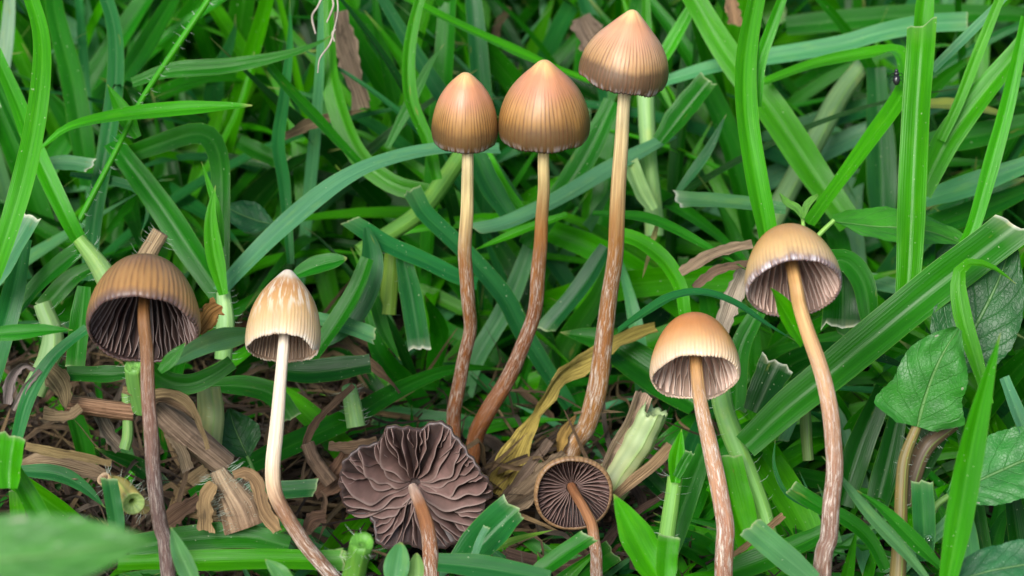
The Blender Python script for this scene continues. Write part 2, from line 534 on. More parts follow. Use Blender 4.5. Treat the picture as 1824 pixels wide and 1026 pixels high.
def grass_leaf(pts, w, d, kind, col, label, roll=0, fold=0.22, group=None, name='grass_leaf', mat=None, cat='grass leaf', endcol=None, n=None, tipcol=(0.30, 0.32, 0.10), record=True, wprof=None, rag=0.0):
    Q, dm = trace(pts, d)
    L = np.linalg.norm(np.diff(Q, axis=0), axis=1).sum()
    n = n or int(np.clip(L * 6, 16, 60))
    P = smooth_curve(Q, n)
    g = blade_geo(Geo(), P, w * px_cm(dm), kind, col, roll, fold, 9, endcol=endcol, tipcol=tipcol, wprof=wprof, rag=rag)
    o0 = base_point(P)
    if record: note(g.all())
    o = obj(name, g.mesh(name, mat or M_GRASS, o0), loc=o0)
    return tag(o, label, cat, group)

def tube_geo(g, P, R, col, nu=14, seed=None, end=None, vmode='cm', col_end=None, lump=0.0, r=None, ridge=0.0):
    """round stalk; end='hollow' cuts it open, 'round' closes it, None leaves the tip inside something"""
    r = r or rng
    n = len(P)
    R = np.interp(np.linspace(0, 1, n), np.linspace(0, 1, len(R)), R) if np.ndim(R) else np.full(n, R)
    seed = r.random() * 50 if seed is None else seed
    T = norm(np.gradient(P, axis=0))
    N = np.zeros_like(P)
    a = np.array([0.31, -0.8, 0.52])
    a = a - (a @ T[0]) * T[0]
    N[0] = a / np.linalg.norm(a)
    for i in range(1, n):
        q = N[i - 1] - (N[i - 1] @ T[i]) * T[i]
        N[i] = q / np.linalg.norm(q)
    B = np.cross(T, N)
    th = np.linspace(0, 2 * math.pi, nu + 1)
    L = np.concatenate([[0], np.cumsum(np.linalg.norm(np.diff(P, axis=0), axis=1))])
    vv = L / L[-1] if vmode == 'unit' else L
    rad = R[:, None] * (1 + (lump * np.sin(th * 2 + L[:, None] * 1.7) if lump else 0) * np.ones((n, nu + 1)))
    if ridge:
        rad = rad * (1 + ridge * np.cos(th * 11 + 1.3 * np.sin(th * 2)))[None, :]
    if lump:
        rad = rad * (1 + wob(n, 6, lump * 0.5, r))[:, None]
    V = P[:, None, :] + (N[:, None, :] * np.cos(th)[None, :, None] + B[:, None, :] * np.sin(th)[None, :, None]) * rad[:, :, None]
    C0 = np.asarray(col, float)
    C = np.tile(C0, (n, nu + 1, 1))
    if col_end is not None:
        k = np.linspace(0, 1, n)[:, None, None]
        C = C * (1 - k) + np.asarray(col_end) * k
    PV = np.zeros((n, nu + 1, 3))
    PV[..., 0] = np.linspace(0, 1, nu + 1); PV[..., 1] = vv[:, None]; PV[..., 2] = seed
    rows, cols, pvs = [V], [C], [PV]
    def ring(k, back, c):
        rows.append((P[-1] + T[-1] * back + (N[-1][None] * np.cos(th)[:, None] + B[-1][None] * np.sin(th)[:, None]) * (R[-1] * k))[None])
        cols.append(np.tile(np.asarray(c, float), (1, nu + 1, 1))); pvs.append(PV[-1:].copy())
    if end == 'hollow':
        rows[0][-1] += T[-1] * (r.normal(size=(nu + 1, 1)) * 0.07 * R[-1])
        rows[0][-1, -1] = rows[0][-1, 0]
        ring(0.90, 0.008, (0.34, 0.46, 0.16)); ring(0.72, -0.03, (0.30, 0.44, 0.13)); ring(0.50, -0.045, (0.36, 0.50, 0.18)); ring(0.28, -0.06, (0.26, 0.40, 0.10)); ring(0.22, -0.2, (0.06, 0.12, 0.02)); ring(0.02, -0.25, (0.04, 0.08, 0.015))
    elif end == 'dryhollow':
        ring(0.85, 0.01, (0.36, 0.27, 0.17)); ring(0.6, -0.03, (0.22, 0.15, 0.09)); ring(0.4, -0.1, (0.07, 0.045, 0.03)); ring(0.02, -0.25, (0.03, 0.02, 0.012))
    elif end == 'round':
        ring(0.85, R[-1] * 0.25, C[-1, 0]); ring(0.5, R[-1] * 0.42, C[-1, 0]); ring(0.02, R[-1] * 0.5, C[-1, 0])
    elif end == 'flat':
        j = r.normal(size=(nu + 1, 1)) * 0.16 * R[-1] + np.sin(th * 1.0 + 1)[:, None] * 0.25 * R[-1]
        j[-1] = j[0]
        rows[0][-1] += T[-1] * j
        cf = C[-1, 0]
        ring(0.80, -0.03, cf * 1.1); ring(0.5, -0.10, cf * 1.15); ring(0.25, -0.05, cf * 0.9); ring(0.02, -0.12, cf * 0.6)
    g.grid(np.vstack(rows), np.vstack(pvs), np.vstack(cols))
    return g

def stalk_pts(pts, d, n=None):
    Q, dm = trace(pts, d)
    L = np.linalg.norm(np.diff(Q, axis=0), axis=1).sum()
    return smooth_curve(Q, n or int(np.clip(L * 8, 12, 60))), dm

def hair_geo(g, P, rad, count, length, r=None):
    r = r or rng
    n = len(P)
    T = norm(np.gradient(P, axis=0))
    for _ in range(count):
        i = r.integers(0, n)
        a = r.normal(size=3)
        dirn = norm((a - (a @ T[i]) * T[i])[None])[0]
        base = P[i] + dirn * rad * 0.9
        bend = r.normal(size=3) * 0.3 + T[i] * 0.35
        l = length * r.uniform(0.5, 1.2)
        q = np.stack([base, base + dirn * l * 0.5 + bend * l * 0.15, base + dirn * l * 0.9 + bend * l * 0.5])
        sd_ = norm(np.cross(dirn, FW)[None])[0]
        wd = np.array([0.0045, 0.0035, 0.001])
        V = q[:, None, :] + sd_[None, None, :] * (np.array([-0.5, 0.5])[None, :, None] * wd[:, None, None])
        g.grid(V, np.zeros((3, 2, 3)), np.ones((3, 2, 3)) * 0.5)
    return g

def hairs_on(root, P, rad, count, length):
    if not count: return
    o0 = np.array(root.location) / CM
    tag(obj('hairs', hair_geo(Geo(), P, rad, count, length).mesh('hairs', M_HAIR, o0), root), kind='stuff')

def grass_shoot(pts, d, w, col, label, end=None, hairs=0, leaves=(), group=None, col_end=None, name='grass_shoot', cat='grass shoot', record=True):
    """a stalk with the leaves that leave it: stem and leaf are its parts"""
    P, dm = stalk_pts(pts, d)
    k = px_cm(dm)
    R = np.asarray(w, float) * 0.5 * k if np.ndim(w) else np.array([w * 0.5 * k] * 2)
    o0 = base_point(P)
    root = tag(empty(name, o0), label, cat, group)
    g = tube_geo(Geo(), P, R, col, end=end, col_end=col_end, lump=0.07, ridge=0.025)
    if record: note(g.all())
    obj('stem', g.mesh('stem', M_STALK, o0), root)
    hairs_on(root, P, float(np.mean(R)), hairs, 0.17)
    for (lp, lw, ld, lk, lc, lr, lf) in leaves:
        Q, lm = trace(lp, ld)
        L = np.linalg.norm(np.diff(Q, axis=0), axis=1).sum()
        C = smooth_curve(Q, int(np.clip(L * 6, 16, 60)))
        g = blade_geo(Geo(), C, lw * px_cm(lm), lk, lc, lr, lf)
        if record: note(g.all())
        obj('leaf', g.mesh('leaf', M_GRASS, o0), root)
    return root

def broad_leaf_geo(g, P, HW, col, fold=0.15, roll=0.0, serr=0.04, nu=19, ripple=0.05, r=None, skew=1.0):
    r = r or rng
    n = len(P)
    t = np.linspace(0, 1, n)
    W = np.interp(t, np.linspace(0, 1, len(HW)), HW)
    W = np.convolve(np.pad(W, 2, 'edge'), [.1, .2, .4, .2, .1], 'valid')
    T, N, B = frames(P, REF, np.full(n, math.radians(roll)))
    s = np.linspace(-1, 1, nu)
    teeth = serr * (np.abs(((t * 15) % 1.0) - 0.35) - 0.3)
    Wl = W * (1 + teeth + wob(n, 5, 0.02, r)); Wr = W * skew * (1 + teeth + wob(n, 5, 0.02, r))
    ww = np.where(s[None, :] < 0, Wl[:, None], Wr[:, None])
    V = P[:, None, :] + B[:, None, :] * (s[None, :] * ww)[:, :, None]
    rip = sum(wob(n, 5, ripple, r)[:, None] * np.sin(np.pi * (s * (k + 1) * 0.8 + r.random()))[None, :] for k in range(3))
    side = 0.03 * np.sin((t[:, None] - np.abs(s)[None, :] * 0.35) * 2 * math.pi * 7) * np.abs(s)[None, :]
    off = fold * np.abs(s)[None, :] + rip * (0.3 + np.abs(s)[None, :]) + side
    V = V + N[:, None, :] * (off * np.mean(W))[:, :, None]
    PV = np.zeros((n, nu, 3)); PV[..., 0] = (s + 1) / 2; PV[..., 1] = t[:, None]; PV[..., 2] = r.random() * 30
    C = np.tile(np.asarray(col, float), (n, nu, 1))
    g.grid(V, PV, C)
    return g

# ------------------------------------------------------------------ mushrooms
PROF = {
    'bell': [(0, 1), (.12, .985), (.23, .94), (.36, .875), (.54, .77), (.74, .61), (.88, .43), (.97, .22), (1.0, .05), (.975, -.08), (.92, -.16)],
    'wide': [(0, 1), (.10, .985), (.19, .94), (.31, .865), (.54, .725), (.76, .55), (.91, .35), (.985, .16), (1.0, .03), (.98, -.08), (.935, -.14)],
    'cone': [(0, 1), (.09, .98), (.17, .93), (.30, .84), (.50, .69), (.73, .51), (.90, .31), (.98, .13), (1.0, .0), (.985, -.09), (.95, -.15)],
    'dome': [(0, 1), (.18, .985), (.38, .925), (.58, .81), (.75, .64), (.88, .44), (.96, .25), (.995, .09), (1.0, .01), (.985, -.05), (.95, -.09)],
    'pale': [(0, 1), (.12, .98), (.23, .925), (.36, .85), (.55, .735), (.75, .58), (.90, .40), (.98, .20), (1.0, .05), (.99, -.04), (.95, -.10)],
    'cup':  [(0, 1), (.2, .98), (.42, .9), (.65, .74), (.83, .52), (.95, .3), (1.0, .1), (.995, -.04), (.96, -.13), (.91, -.15)],
}

def cap_frame(axis, spin=0.0):
    a = RT * axis[0] + UP * axis[1] + FW * axis[2]
    a = a / np.linalg.norm(a)
    x = RT - (RT @ a) * a
    x /= np.linalg.norm(x)
    y = np.cross(a, x)
    return np.stack([x, y, a], 1)

def cap_geo(R, H, prof, nstri, rr, thick=0.07, pleat=0.012, rag=0.02, torn=None, squash=None):
    nth = max(180, nstri * 6)
    th = np.linspace(0, 2 * math.pi, nth + 1)
    O = smooth_curve(np.array([(a, b, 0) for a, b in PROF[prof]]) * [R, H, 0], 44)
    tv = np.linspace(0, 1, 44)
    tan = norm(np.gradient(O[:, :2], axis=0))
    nrm = np.stack([-tan[:, 1], tan[:, 0]], 1)          # inwards
    if nrm[10, 1] > 0: nrm = -nrm
    th_in = thick * R * np.clip(0.9 - tv * 0.35, 0.2, 1)
    I = O[:, :2] + nrm * th_in[:, None]
    I[:, 0] = np.maximum(I[:, 0], 0.001)
    prof2 = np.vstack([O[:, :2], I[::-1]])
    v2 = np.concatenate([tv, 1.02 + np.linspace(0, 0.95, 44)])
    w = np.minimum(1, np.concatenate([tv, tv[::-1]]))
    def ring(k, amp):
        y = np.zeros(nth + 1)
        for j in k: y += rr.normal() / j ** 0.5 * np.cos(j * th + rr.random() * 6.28)
        return amp * y
    low = ring((2, 3, 4), 0.018)
    rim = ring((5, 7, 9, 13, 17), rag * 0.6)
    fine = rr.normal(size=nth + 1) * rag * 0.16; fine[-1] = fine[0]
    if torn is not None:
        for (a, wd, amt) in torn:
            d = np.angle(np.exp(1j * (th - a)))
            rim = rim + amt * np.exp(-(d / wd) ** 2)
    pl = (0.5 + 0.5 * np.cos(nstri * th)) ** 2
    sm = np.clip((w - 0.3) / 0.6, 0, 1)
    rim_w = np.clip((w - 0.75) / 0.25, 0, 1) ** 2
    r = prof2[:, 0][:, None] * (1 + low[None, :] * w[:, None] - pleat * pl[None, :] * sm[:, None])
    z = prof2[:, 1][:, None] + H * ((rim + fine)[None, :] * rim_w[:, None]) + H * 0.005 * np.cos(nstri * th)[None, :] * (rim_w ** 3)[:, None]
    sq = squash or (1, 1)
    V = np.stack([r * np.cos(th) * sq[0], r * np.sin(th) * sq[1], z], -1)
    PV = np.zeros(V.shape)
    PV[..., 0] = (th / (2 * math.pi))[None, :]; PV[..., 1] = v2[:, None]; PV[..., 2] = rr.random() * 40
    C = np.full(V.shape, 0.5)
    return Geo().grid(V, PV, C), I, low

def gill_geo(I, R, rs, rr, t0, t1, depth, th=0.009, wave=0.05):
    """one gill: a thin plate from the inner face of the cap to its free edge, in the plane of the local X axis"""
    n, m = 16, 4
    tt = np.linspace(t0, t1, n)
    idx = tt * (len(I) - 1)
    A = np.stack([np.interp(idx, np.arange(len(I)), I[:, k]) for k in range(2)], 1)
    tan = norm(np.gradient(A, axis=0))
    nr = np.stack([tan[:, 1], -tan[:, 0]], 1)
    nr[nr[:, 1] > 0] *= 1
    if nr[n // 2, 0] > 0: nr = -nr
    q = np.linspace(0, 1, n)
    dp = depth * R * np.clip(np.sin(np.pi * (0.16 + 0.80 * q)) ** 0.7, 0.08, 1)
    if t0 > 0.3: dp = dp * np.clip(q * 3.5, 0.05, 1)
    E = A + nr * dp[:, None]
    E[:, 0] = np.maximum(E[:, 0], rs * 0.75)
    A = A - nr * 0.02 * R
    s = np.linspace(0, 1, m)
    Q = A[:, None, :] * (1 - s)[None, :, None] + E[:, None, :] * s[None, :, None]
    y = (wob(n, 3, wave, rr) * R * 0.25)[:, None] * s[None, :] ** 1.2
    half = th * (1 - 0.8 * s[None, :]) * np.ones((n, 1))
    S1 = np.stack([Q[..., 0], y + half, Q[..., 1]], -1)
    S2 = np.stack([Q[..., 0], y - half, Q[..., 1]], -1)[:, ::-1]
    V = np.concatenate([S1, S2], 1)
    PV = np.zeros(V.shape); PV[..., 0] = q[:, None]
    PV[..., 1] = np.concatenate([s, s[::-1]])[None, :]; PV[..., 2] = rr.random() * 30
    return Geo().grid(V, PV, np.full(V.shape, 0.5))

def mushroom(label, group, cap, stem, gills, seed):
    rr = np.random.default_rng(seed)
    (cx, cy, cd) = cap['c']
    k = px_cm(cd)
    R, H = cap['R'] * k, cap['H'] * k
    M = cap_frame(cap['axis'])
    centre = at(cx, cy, cd)
    # the stem meets the inside of the cap, then follows the traced line
    top = centre + M[:, 2] * H * 0.80
    S, sm = trace(stem['pts'], stem['d'])
    S = np.vstack([top[None], S])
    P = smooth_curve(S, 90)
    kink = np.clip(np.linspace(0, 1, 90) * 4 - .6, 0, 1)
    P = P + np.outer(wob(90, 9, .022, rr) * kink, RT) + np.outer(wob(90, 9, .022, rr) * kink, FW)
    Rw = np.asarray(stem['w'], float) * 0.47 * px_cm(sm)
    o0 = P[-1].copy()
    root = tag(empty('mushroom', o0), label, 'mushroom', group)
    sg = tube_geo(Geo(), P, np.concatenate([[Rw[0]], Rw]), (0.5, 0.5, 0.5), nu=26, vmode='unit', lump=0.05, r=rr)
    note(sg.all())
    so = obj('stem', sg.mesh('stem', stem['mat'], o0), root)
    if stem.get('ring'):
        i = int(np.argmin([abs(project(p[None])[1][0] - stem['ring']) for p in P]))
        rg = tube_geo(Geo(), P[i - 1:i + 2], np.array([Rw[2] * 0.98, Rw[2] * 1.10, Rw[2] * 0.99]), (0.5, 0.5, 0.5), nu=26, vmode='unit', r=rr)
        obj('scar', rg.mesh('scar', stem['mat'], o0), so)
    cg, I, low = cap_geo(R, H, cap['prof'], cap['n'], rr, rag=cap.get('rag', 0.02), torn=cap.get('torn'), pleat=cap.get('pleat', 0.004), squash=cap.get('squash'))
    note(centre + cg.all() @ M.T)
    co = obj('cap', cg.mesh('cap', cap['mat']), root)
    co.matrix_local = Matrix.Translation(Vector((centre - o0) * CM)) @ Matrix([list(q) for q in M]).to_4x4()
    if gills:
        rs = Rw[0]
        meshes = []
        for j in range(6):
            full = j < 4
            gg = gill_geo(I, R, rs, rr, 0.12 if full else rr.uniform(0.45, 0.6), gills.get('t1', 0.965), gills['depth'] * (1 if full else 0.55), wave=gills.get('wave', 0.05))
            meshes.append(gg.mesh('gill', gills['mat']))
        N = gills['n']
        for j in range(N):
            th = 2 * math.pi * (j + rr.normal() * 0.10) / N
            me = meshes[rr.integers(0, 4)] if j % 2 == 0 else meshes[4 + rr.integers(0, 2)]
            q = obj('gill', me, co)
            sc = 1 + np.interp(th % (2 * math.pi), np.linspace(0, 2 * math.pi, len(low)), low) * 0.9
            q.rotation_euler = (0, 0, th)
            q.scale = (sc, sc, 1)
    return root
# ------------------------------------------------------------------ ground
def make_ground():
    xs = np.concatenate([-np.geomspace(300, 32, 14), np.linspace(-30, 30, 121), np.geomspace(32, 300, 14)])
    ys = np.concatenate([-np.geomspace(300, 26, 14), np.linspace(-24, 46, 141), np.geomspace(48, 300, 14)])
    X, Y = np.meshgrid(xs, ys)
    Z = np.zeros_like(X)
    r = np.random.default_rng(3)
    for k, a in ((0.25, .16), (0.6, .10), (1.3, .07), (2.6, .05)):
        for _ in range(4):
            q = r.uniform(0, 6.28); f = k * r.uniform(.7, 1.3)
            Z += a * 0.5 * np.sin(f * (X * math.cos(q) + Y * math.sin(q)) * 2 + r.uniform(0, 6.28))
    Z += r.normal(size=Z.shape) * 0.03
    V = np.stack([X, Y, Z - 0.12], -1)
    o = obj('ground', Geo().grid(V, np.zeros(V.shape), np.full(V.shape, .1)).mesh('ground', M_SOIL))
    tag(o, 'dark damp soil under the grass and litter', kind='structure')
make_ground()

def ground_py(d):
    lo, hi = 0, 2600
    for _ in range(40):
        m = (lo + hi) / 2
        if ground_d(m) > d: lo = m
        else: hi = m
    return lo

# ------------------------------------------------------------------ the mushrooms
SPECK = (0.74, 0.64, 0.54)
brown_gill = (0.050, 0.030, 0.028)
GM_DARK = gill_material('dark purple brown gill', (0.165, 0.105, 0.088), (0.46, 0.37, 0.34), (0.040, 0.023, 0.019))
GM_MID = gill_material('mauve brown gill', (0.66, 0.50, 0.41), (0.82, 0.69, 0.60), (0.42, 0.28, 0.22))
GM_PALE = gill_material('pale pinkish gill', (0.84, 0.68, 0.55), (0.92, 0.84, 0.75), (0.60, 0.43, 0.34))
GM_TAN = gill_material('tan brown gill', (0.56, 0.40, 0.27), (0.76, 0.62, 0.48), (0.26, 0.17, 0.11))
GM_FLAT = gill_material('chocolate mauve gill', (0.205, 0.125, 0.105), (0.33, 0.235, 0.205), (0.085, 0.048, 0.042))

def inner(stops, c):
    return stops + [(1.0, stops[-1][1]), (1.03, c), (1.9, c)]

CAP_RED = cap_material('orange brown cap with dark rim', inner([(0, (.72, .46, .19)), (.10, (.70, .39, .16)), (.22, (.57, .25, .125)), (.40, (.50, .23, .12)), (.56, (.45, .235, .085)), (.70, (.32, .165, .045)), (.80, (.15, .082, .026)), (.98, (.10, .058, .024))], brown_gill), 62, 0.24, (0.12, 0.05, 0.016), 0.72, streak_white=0.35)
CAP_TALL = cap_material('salmon tan cap with dark rim', inner([(0, (.70, .48, .20)), (.09, (.68, .42, .19)), (.20, (.62, .29, .15)), (.42, (.58, .31, .18)), (.60, (.52, .30, .145)), (.71, (.42, .24, .10)), (.78, (.14, .08, .036)), (.97, (.10, .06, .034))], brown_gill), 66, 0.26, (0.18, 0.085, 0.04), 0.75, streak_white=0.4)
CAP_BROWN = cap_material('golden brown ribbed cap', inner([(0, (.12, .052, .02)), (.2, (.145, .065, .024)), (.42, (.21, .10, .033)), (.70, (.34, .18, .058)), (.88, (.34, .18, .06)), (.95, (.17, .10, .06)), (.99, (.11, .07, .065))], (.045, .028, .025)), 58, 0.16, (0.13, 0.06, 0.022), 0.6)
CAP_PALE = cap_material('pale cap with white apex', inner([(0, (.74, .63, .48)), (.16, (.72, .60, .45)), (.26, (.52, .30, .13)), (.38, (.46, .22, .07)), (.56, (.50, .28, .105)), (.78, (.56, .37, .18)), (.95, (.62, .46, .29)), (.99, (.60, .50, .40))], (.27, .185, .125)), 64, 0.42, (0.45, 0.29, 0.14), 0.5, fib=0.5, rough=0.40)
CAP_ORANGE = cap_material('smooth orange tan cap', inner([(0, (.46, .15, .04)), (.30, (.48, .17, .048)), (.55, (.54, .225, .07)), (.74, (.62, .33, .14)), (.9, (.72, .50, .30)), (.99, (.68, .50, .36))], (.36, .26, .20)), 70, 0.62, (0.48, 0.27, 0.13), 0.5, rough=0.33)
CAP_HONEY = cap_material('honey tan cap with violet grey rim', inner([(0, (.38, .18, .055)), (.3, (.44, .215, .065)), (.58, (.53, .30, .105)), (.80, (.60, .39, .17)), (.90, (.50, .35, .19)), (.95, (.22, .16, .15)), (.99, (.12, .085, .09))], (.27, .185, .15)), 66, 0.60, (0.33, 0.19, 0.09), 0.6, rough=0.3, streak_white=0.8)
CAP_SMALL = cap_material('dull brown cap', inner([(0, (.2, .1, .04)), (.6, (.26, .145, .06)), (.9, (.32, .19, .085)), (.99, (.24, .14, .07))], (.06, .038, .034)), 50, 0.3, (0.12, 0.06, 0.025), 0.6)

def stem_end(pts, d1):
    """carry the line on down to the soil"""
    x, y = pts[-1]; x0, y0 = pts[-2]
    g = ground_py(d1) + 25
    if g > y + 15:
        pts = pts + [(x + (x - x0) * 0.4, g)]
    return pts

def ST(name, stops, fleck, f0, f1, col=SPECK):
    return stem_material(name, stops, fleck, col, f0, f1)

mushroom('egg shaped orange brown mushroom, shortest of the three upright ones, touching its neighbour', 'upright mushrooms with closed bell caps',
    dict(c=(828, 236, -3.9), R=59, H=114, axis=(0.02, .90, -.43), prof='bell', n=62, mat=CAP_RED, rag=0.016, pleat=.0015),
    dict(pts=stem_end([(833, 275), (833, 340), (829, 420), (827, 480), (833, 540), (836, 590), (826, 650), (814, 710), (807, 765)], -1.3), d=(-4.0, -1.3), w=[21, 22, 24, 26, 26, 28, 28, 27, 28],
         mat=ST('stem yellow to russet', [(0, (.68, .61, .38)), (.26, (.64, .51, .25)), (.40, (.30, .13, .04)), (.6, (.20, .072, .02)), (1, (.19, .065, .02))], .6, .28, .72)), None, 21)
mushroom('broad orange brown bell mushroom standing in the middle of the three upright ones', 'upright mushrooms with closed bell caps',
    dict(c=(969, 228, -3.9), R=82, H=128, axis=(0.0, .91, -.41), prof='wide', n=70, mat=CAP_RED, rag=0.016, pleat=.0015),
    dict(pts=stem_end([(968, 278), (970, 340), (968, 390), (962, 460), (951, 540), (926, 620), (896, 680), (862, 740), (842, 790)], -1.3), d=(-4.0, -1.3), w=[21, 22, 24, 27, 29, 30, 31, 30, 29],
         mat=ST('stem straw to russet', [(0, (.68, .61, .38)), (.17, (.62, .49, .23)), (.33, (.30, .13, .036)), (.52, (.17, .06, .018)), (1, (.22, .08, .024))], .55, .32, .62)), None, 22)
mushroom('tallest mushroom, salmon tan bell cap with dark torn rim and ringed amber stem', 'upright mushrooms with closed bell caps',
    dict(c=(1110, 128, -4.6), R=80, H=116, axis=(0.14, .91, -.36), prof='cone', n=66, mat=CAP_TALL, rag=0.03, pleat=.002, torn=[(math.pi * 1.12, .35, .06), (math.pi * 1.75, .3, -.05)]),
    dict(pts=stem_end([(1112, 172), (1108, 240), (1103, 320), (1099, 400), (1095, 468), (1083, 540), (1072, 620), (1061, 700), (1045, 760), (1018, 808)], -1.6), d=(-4.7, -1.6), w=[24, 25, 27, 29, 31, 33, 35, 38, 36, 36, 34], ring=468,
         mat=ST('stem cream to amber', [(0, (.70, .63, .42)), (.20, (.64, .51, .27)), (.40, (.35, .165, .048)), (.60, (.25, .10, .03)), (.82, (.36, .18, .055)), (1, (.20, .075, .022))], .75, .36, .86)), None, 23)

mushroom('large golden brown ribbed mushroom tipped back over dark gills, beside the dry stump', 'mushrooms tipped to show their gills',
    dict(c=(254, 579, -7.0), R=104, H=140, axis=(-0.02, .80, .60), prof='dome', n=58, mat=CAP_BROWN, rag=0.02, pleat=0.007),
    dict(pts=stem_end([(256, 560), (261, 620), (264, 680), (269, 740), (275, 800), (280, 850), (285, 900), (293, 945), (301, 1000)], -7.4), d=(-7.15, -7.4), w=[24, 25, 27, 28, 30, 31, 30, 27, 20, 20],
         mat=ST('stem brown to plum', [(0, (.18, .085, .026)), (.18, (.22, .10, .034)), (.30, (.16, .07, .04)), (.44, (.09, .048, .038)), (1, (.06, .034, .03))], .32, .1, .6)),
    dict(n=68, depth=.20, mat=GM_DARK, wave=.12), 24)
mushroom('pale conical mushroom with white apex and long white stem turning brown', 'mushrooms tipped to show their gills',
    dict(c=(504, 608, -6.2), R=66, H=142, axis=(0.03, .90, .44), prof='pale', n=64, mat=CAP_PALE, rag=0.03, torn=[(math.pi * 1.85, .30, -.09), (math.pi * 1.15, .3, -.04)]),
    dict(pts=stem_end([(506, 600), (503, 640), (497, 700), (491, 770), (486, 830), (490, 880), (510, 922), (541, 968), (580, 1012), (622, 1064), (656, 1115)], -7.7), d=(-6.3, -7.7), w=[23, 24, 27, 29, 29, 29, 30, 31, 31, 30],
         mat=ST('stem white to brown', [(0, (.76, .66, .54)), (.33, (.74, .62, .47)), (.39, (.54, .38, .24)), (.44, (.19, .09, .04)), (1, (.15, .07, .035))], .9, .40, .95)),
    dict(n=52, depth=.13, mat=GM_TAN), 25)
mushroom('smooth orange tan mushroom with pinkish gills and pale flecked stem, beside the cut stalk', 'mushrooms tipped to show their gills',
    dict(c=(1239, 664, -6.3), R=80, H=119, axis=(0.0, .83, .56), prof='dome', n=70, mat=CAP_ORANGE, rag=0.028),
    dict(pts=stem_end([(1241, 660), (1246, 700), (1253, 745), (1266, 810), (1280, 880), (1288, 940), (1286, 1000)], -6.8), d=(-6.5, -6.8), w=[25, 28, 32, 34, 36, 37, 37, 36],
         mat=ST('stem tan to pink brown', [(0, (.38, .17, .055)), (.16, (.50, .28, .11)), (.34, (.44, .23, .12)), (.5, (.34, .155, .09)), (1, (.30, .125, .06))], .95, .12, .9)),
    dict(n=60, depth=.16, mat=GM_PALE, wave=.12), 26)
mushroom('honey tan mushroom with violet grey rim and long tapering stem, below the weed seedling', 'mushrooms tipped to show their gills',
    dict(c=(1414, 507, -7.2), R=86, H=124, axis=(-0.06, .78, .63), prof='dome', n=66, mat=CAP_HONEY, rag=0.022),
    dict(pts=stem_end([(1417, 505), (1424, 545), (1438, 590), (1457, 640), (1472, 690), (1486, 760), (1491, 830), (1482, 900), (1478, 960), (1466, 1030)], -7.6), d=(-7.4, -7.6), w=[26, 27, 29, 32, 34, 35, 35, 35, 34, 32, 30],
         mat=ST('stem tan to umber', [(0, (.44, .22, .065)), (.16, (.56, .34, .14)), (.30, (.48, .27, .14)), (.44, (.30, .145, .08)), (.56, (.16, .08, .052)), (1, (.20, .11, .075))], .8, .2, .55)),
    dict(n=56, depth=.16, mat=GM_MID, wave=.10), 27)
mushroom('small dull brown mushroom showing round gills, lying below the tallest stem', 'mushrooms lying gills up',
    dict(c=(1021, 879, -4.3), R=71, H=42, axis=(-0.06, .28, .955), prof='cup', n=50, mat=CAP_SMALL, rag=0.02),
    dict(pts=stem_end([(1030, 889), (1042, 908), (1056, 938), (1064, 980), (1066, 1030)], -5.6), d=(-4.5, -5.6), w=[20, 21, 22, 24, 26, 26],
         mat=ST('stem rust brown', [(0, (.26, .11, .05)), (.35, (.30, .14, .06)), (.6, (.24, .13, .08)), (1, (.30, .15, .08))], .7, .3, .9)),
    dict(n=72, depth=.20, mat=GM_FLAT, t1=.92), 28)

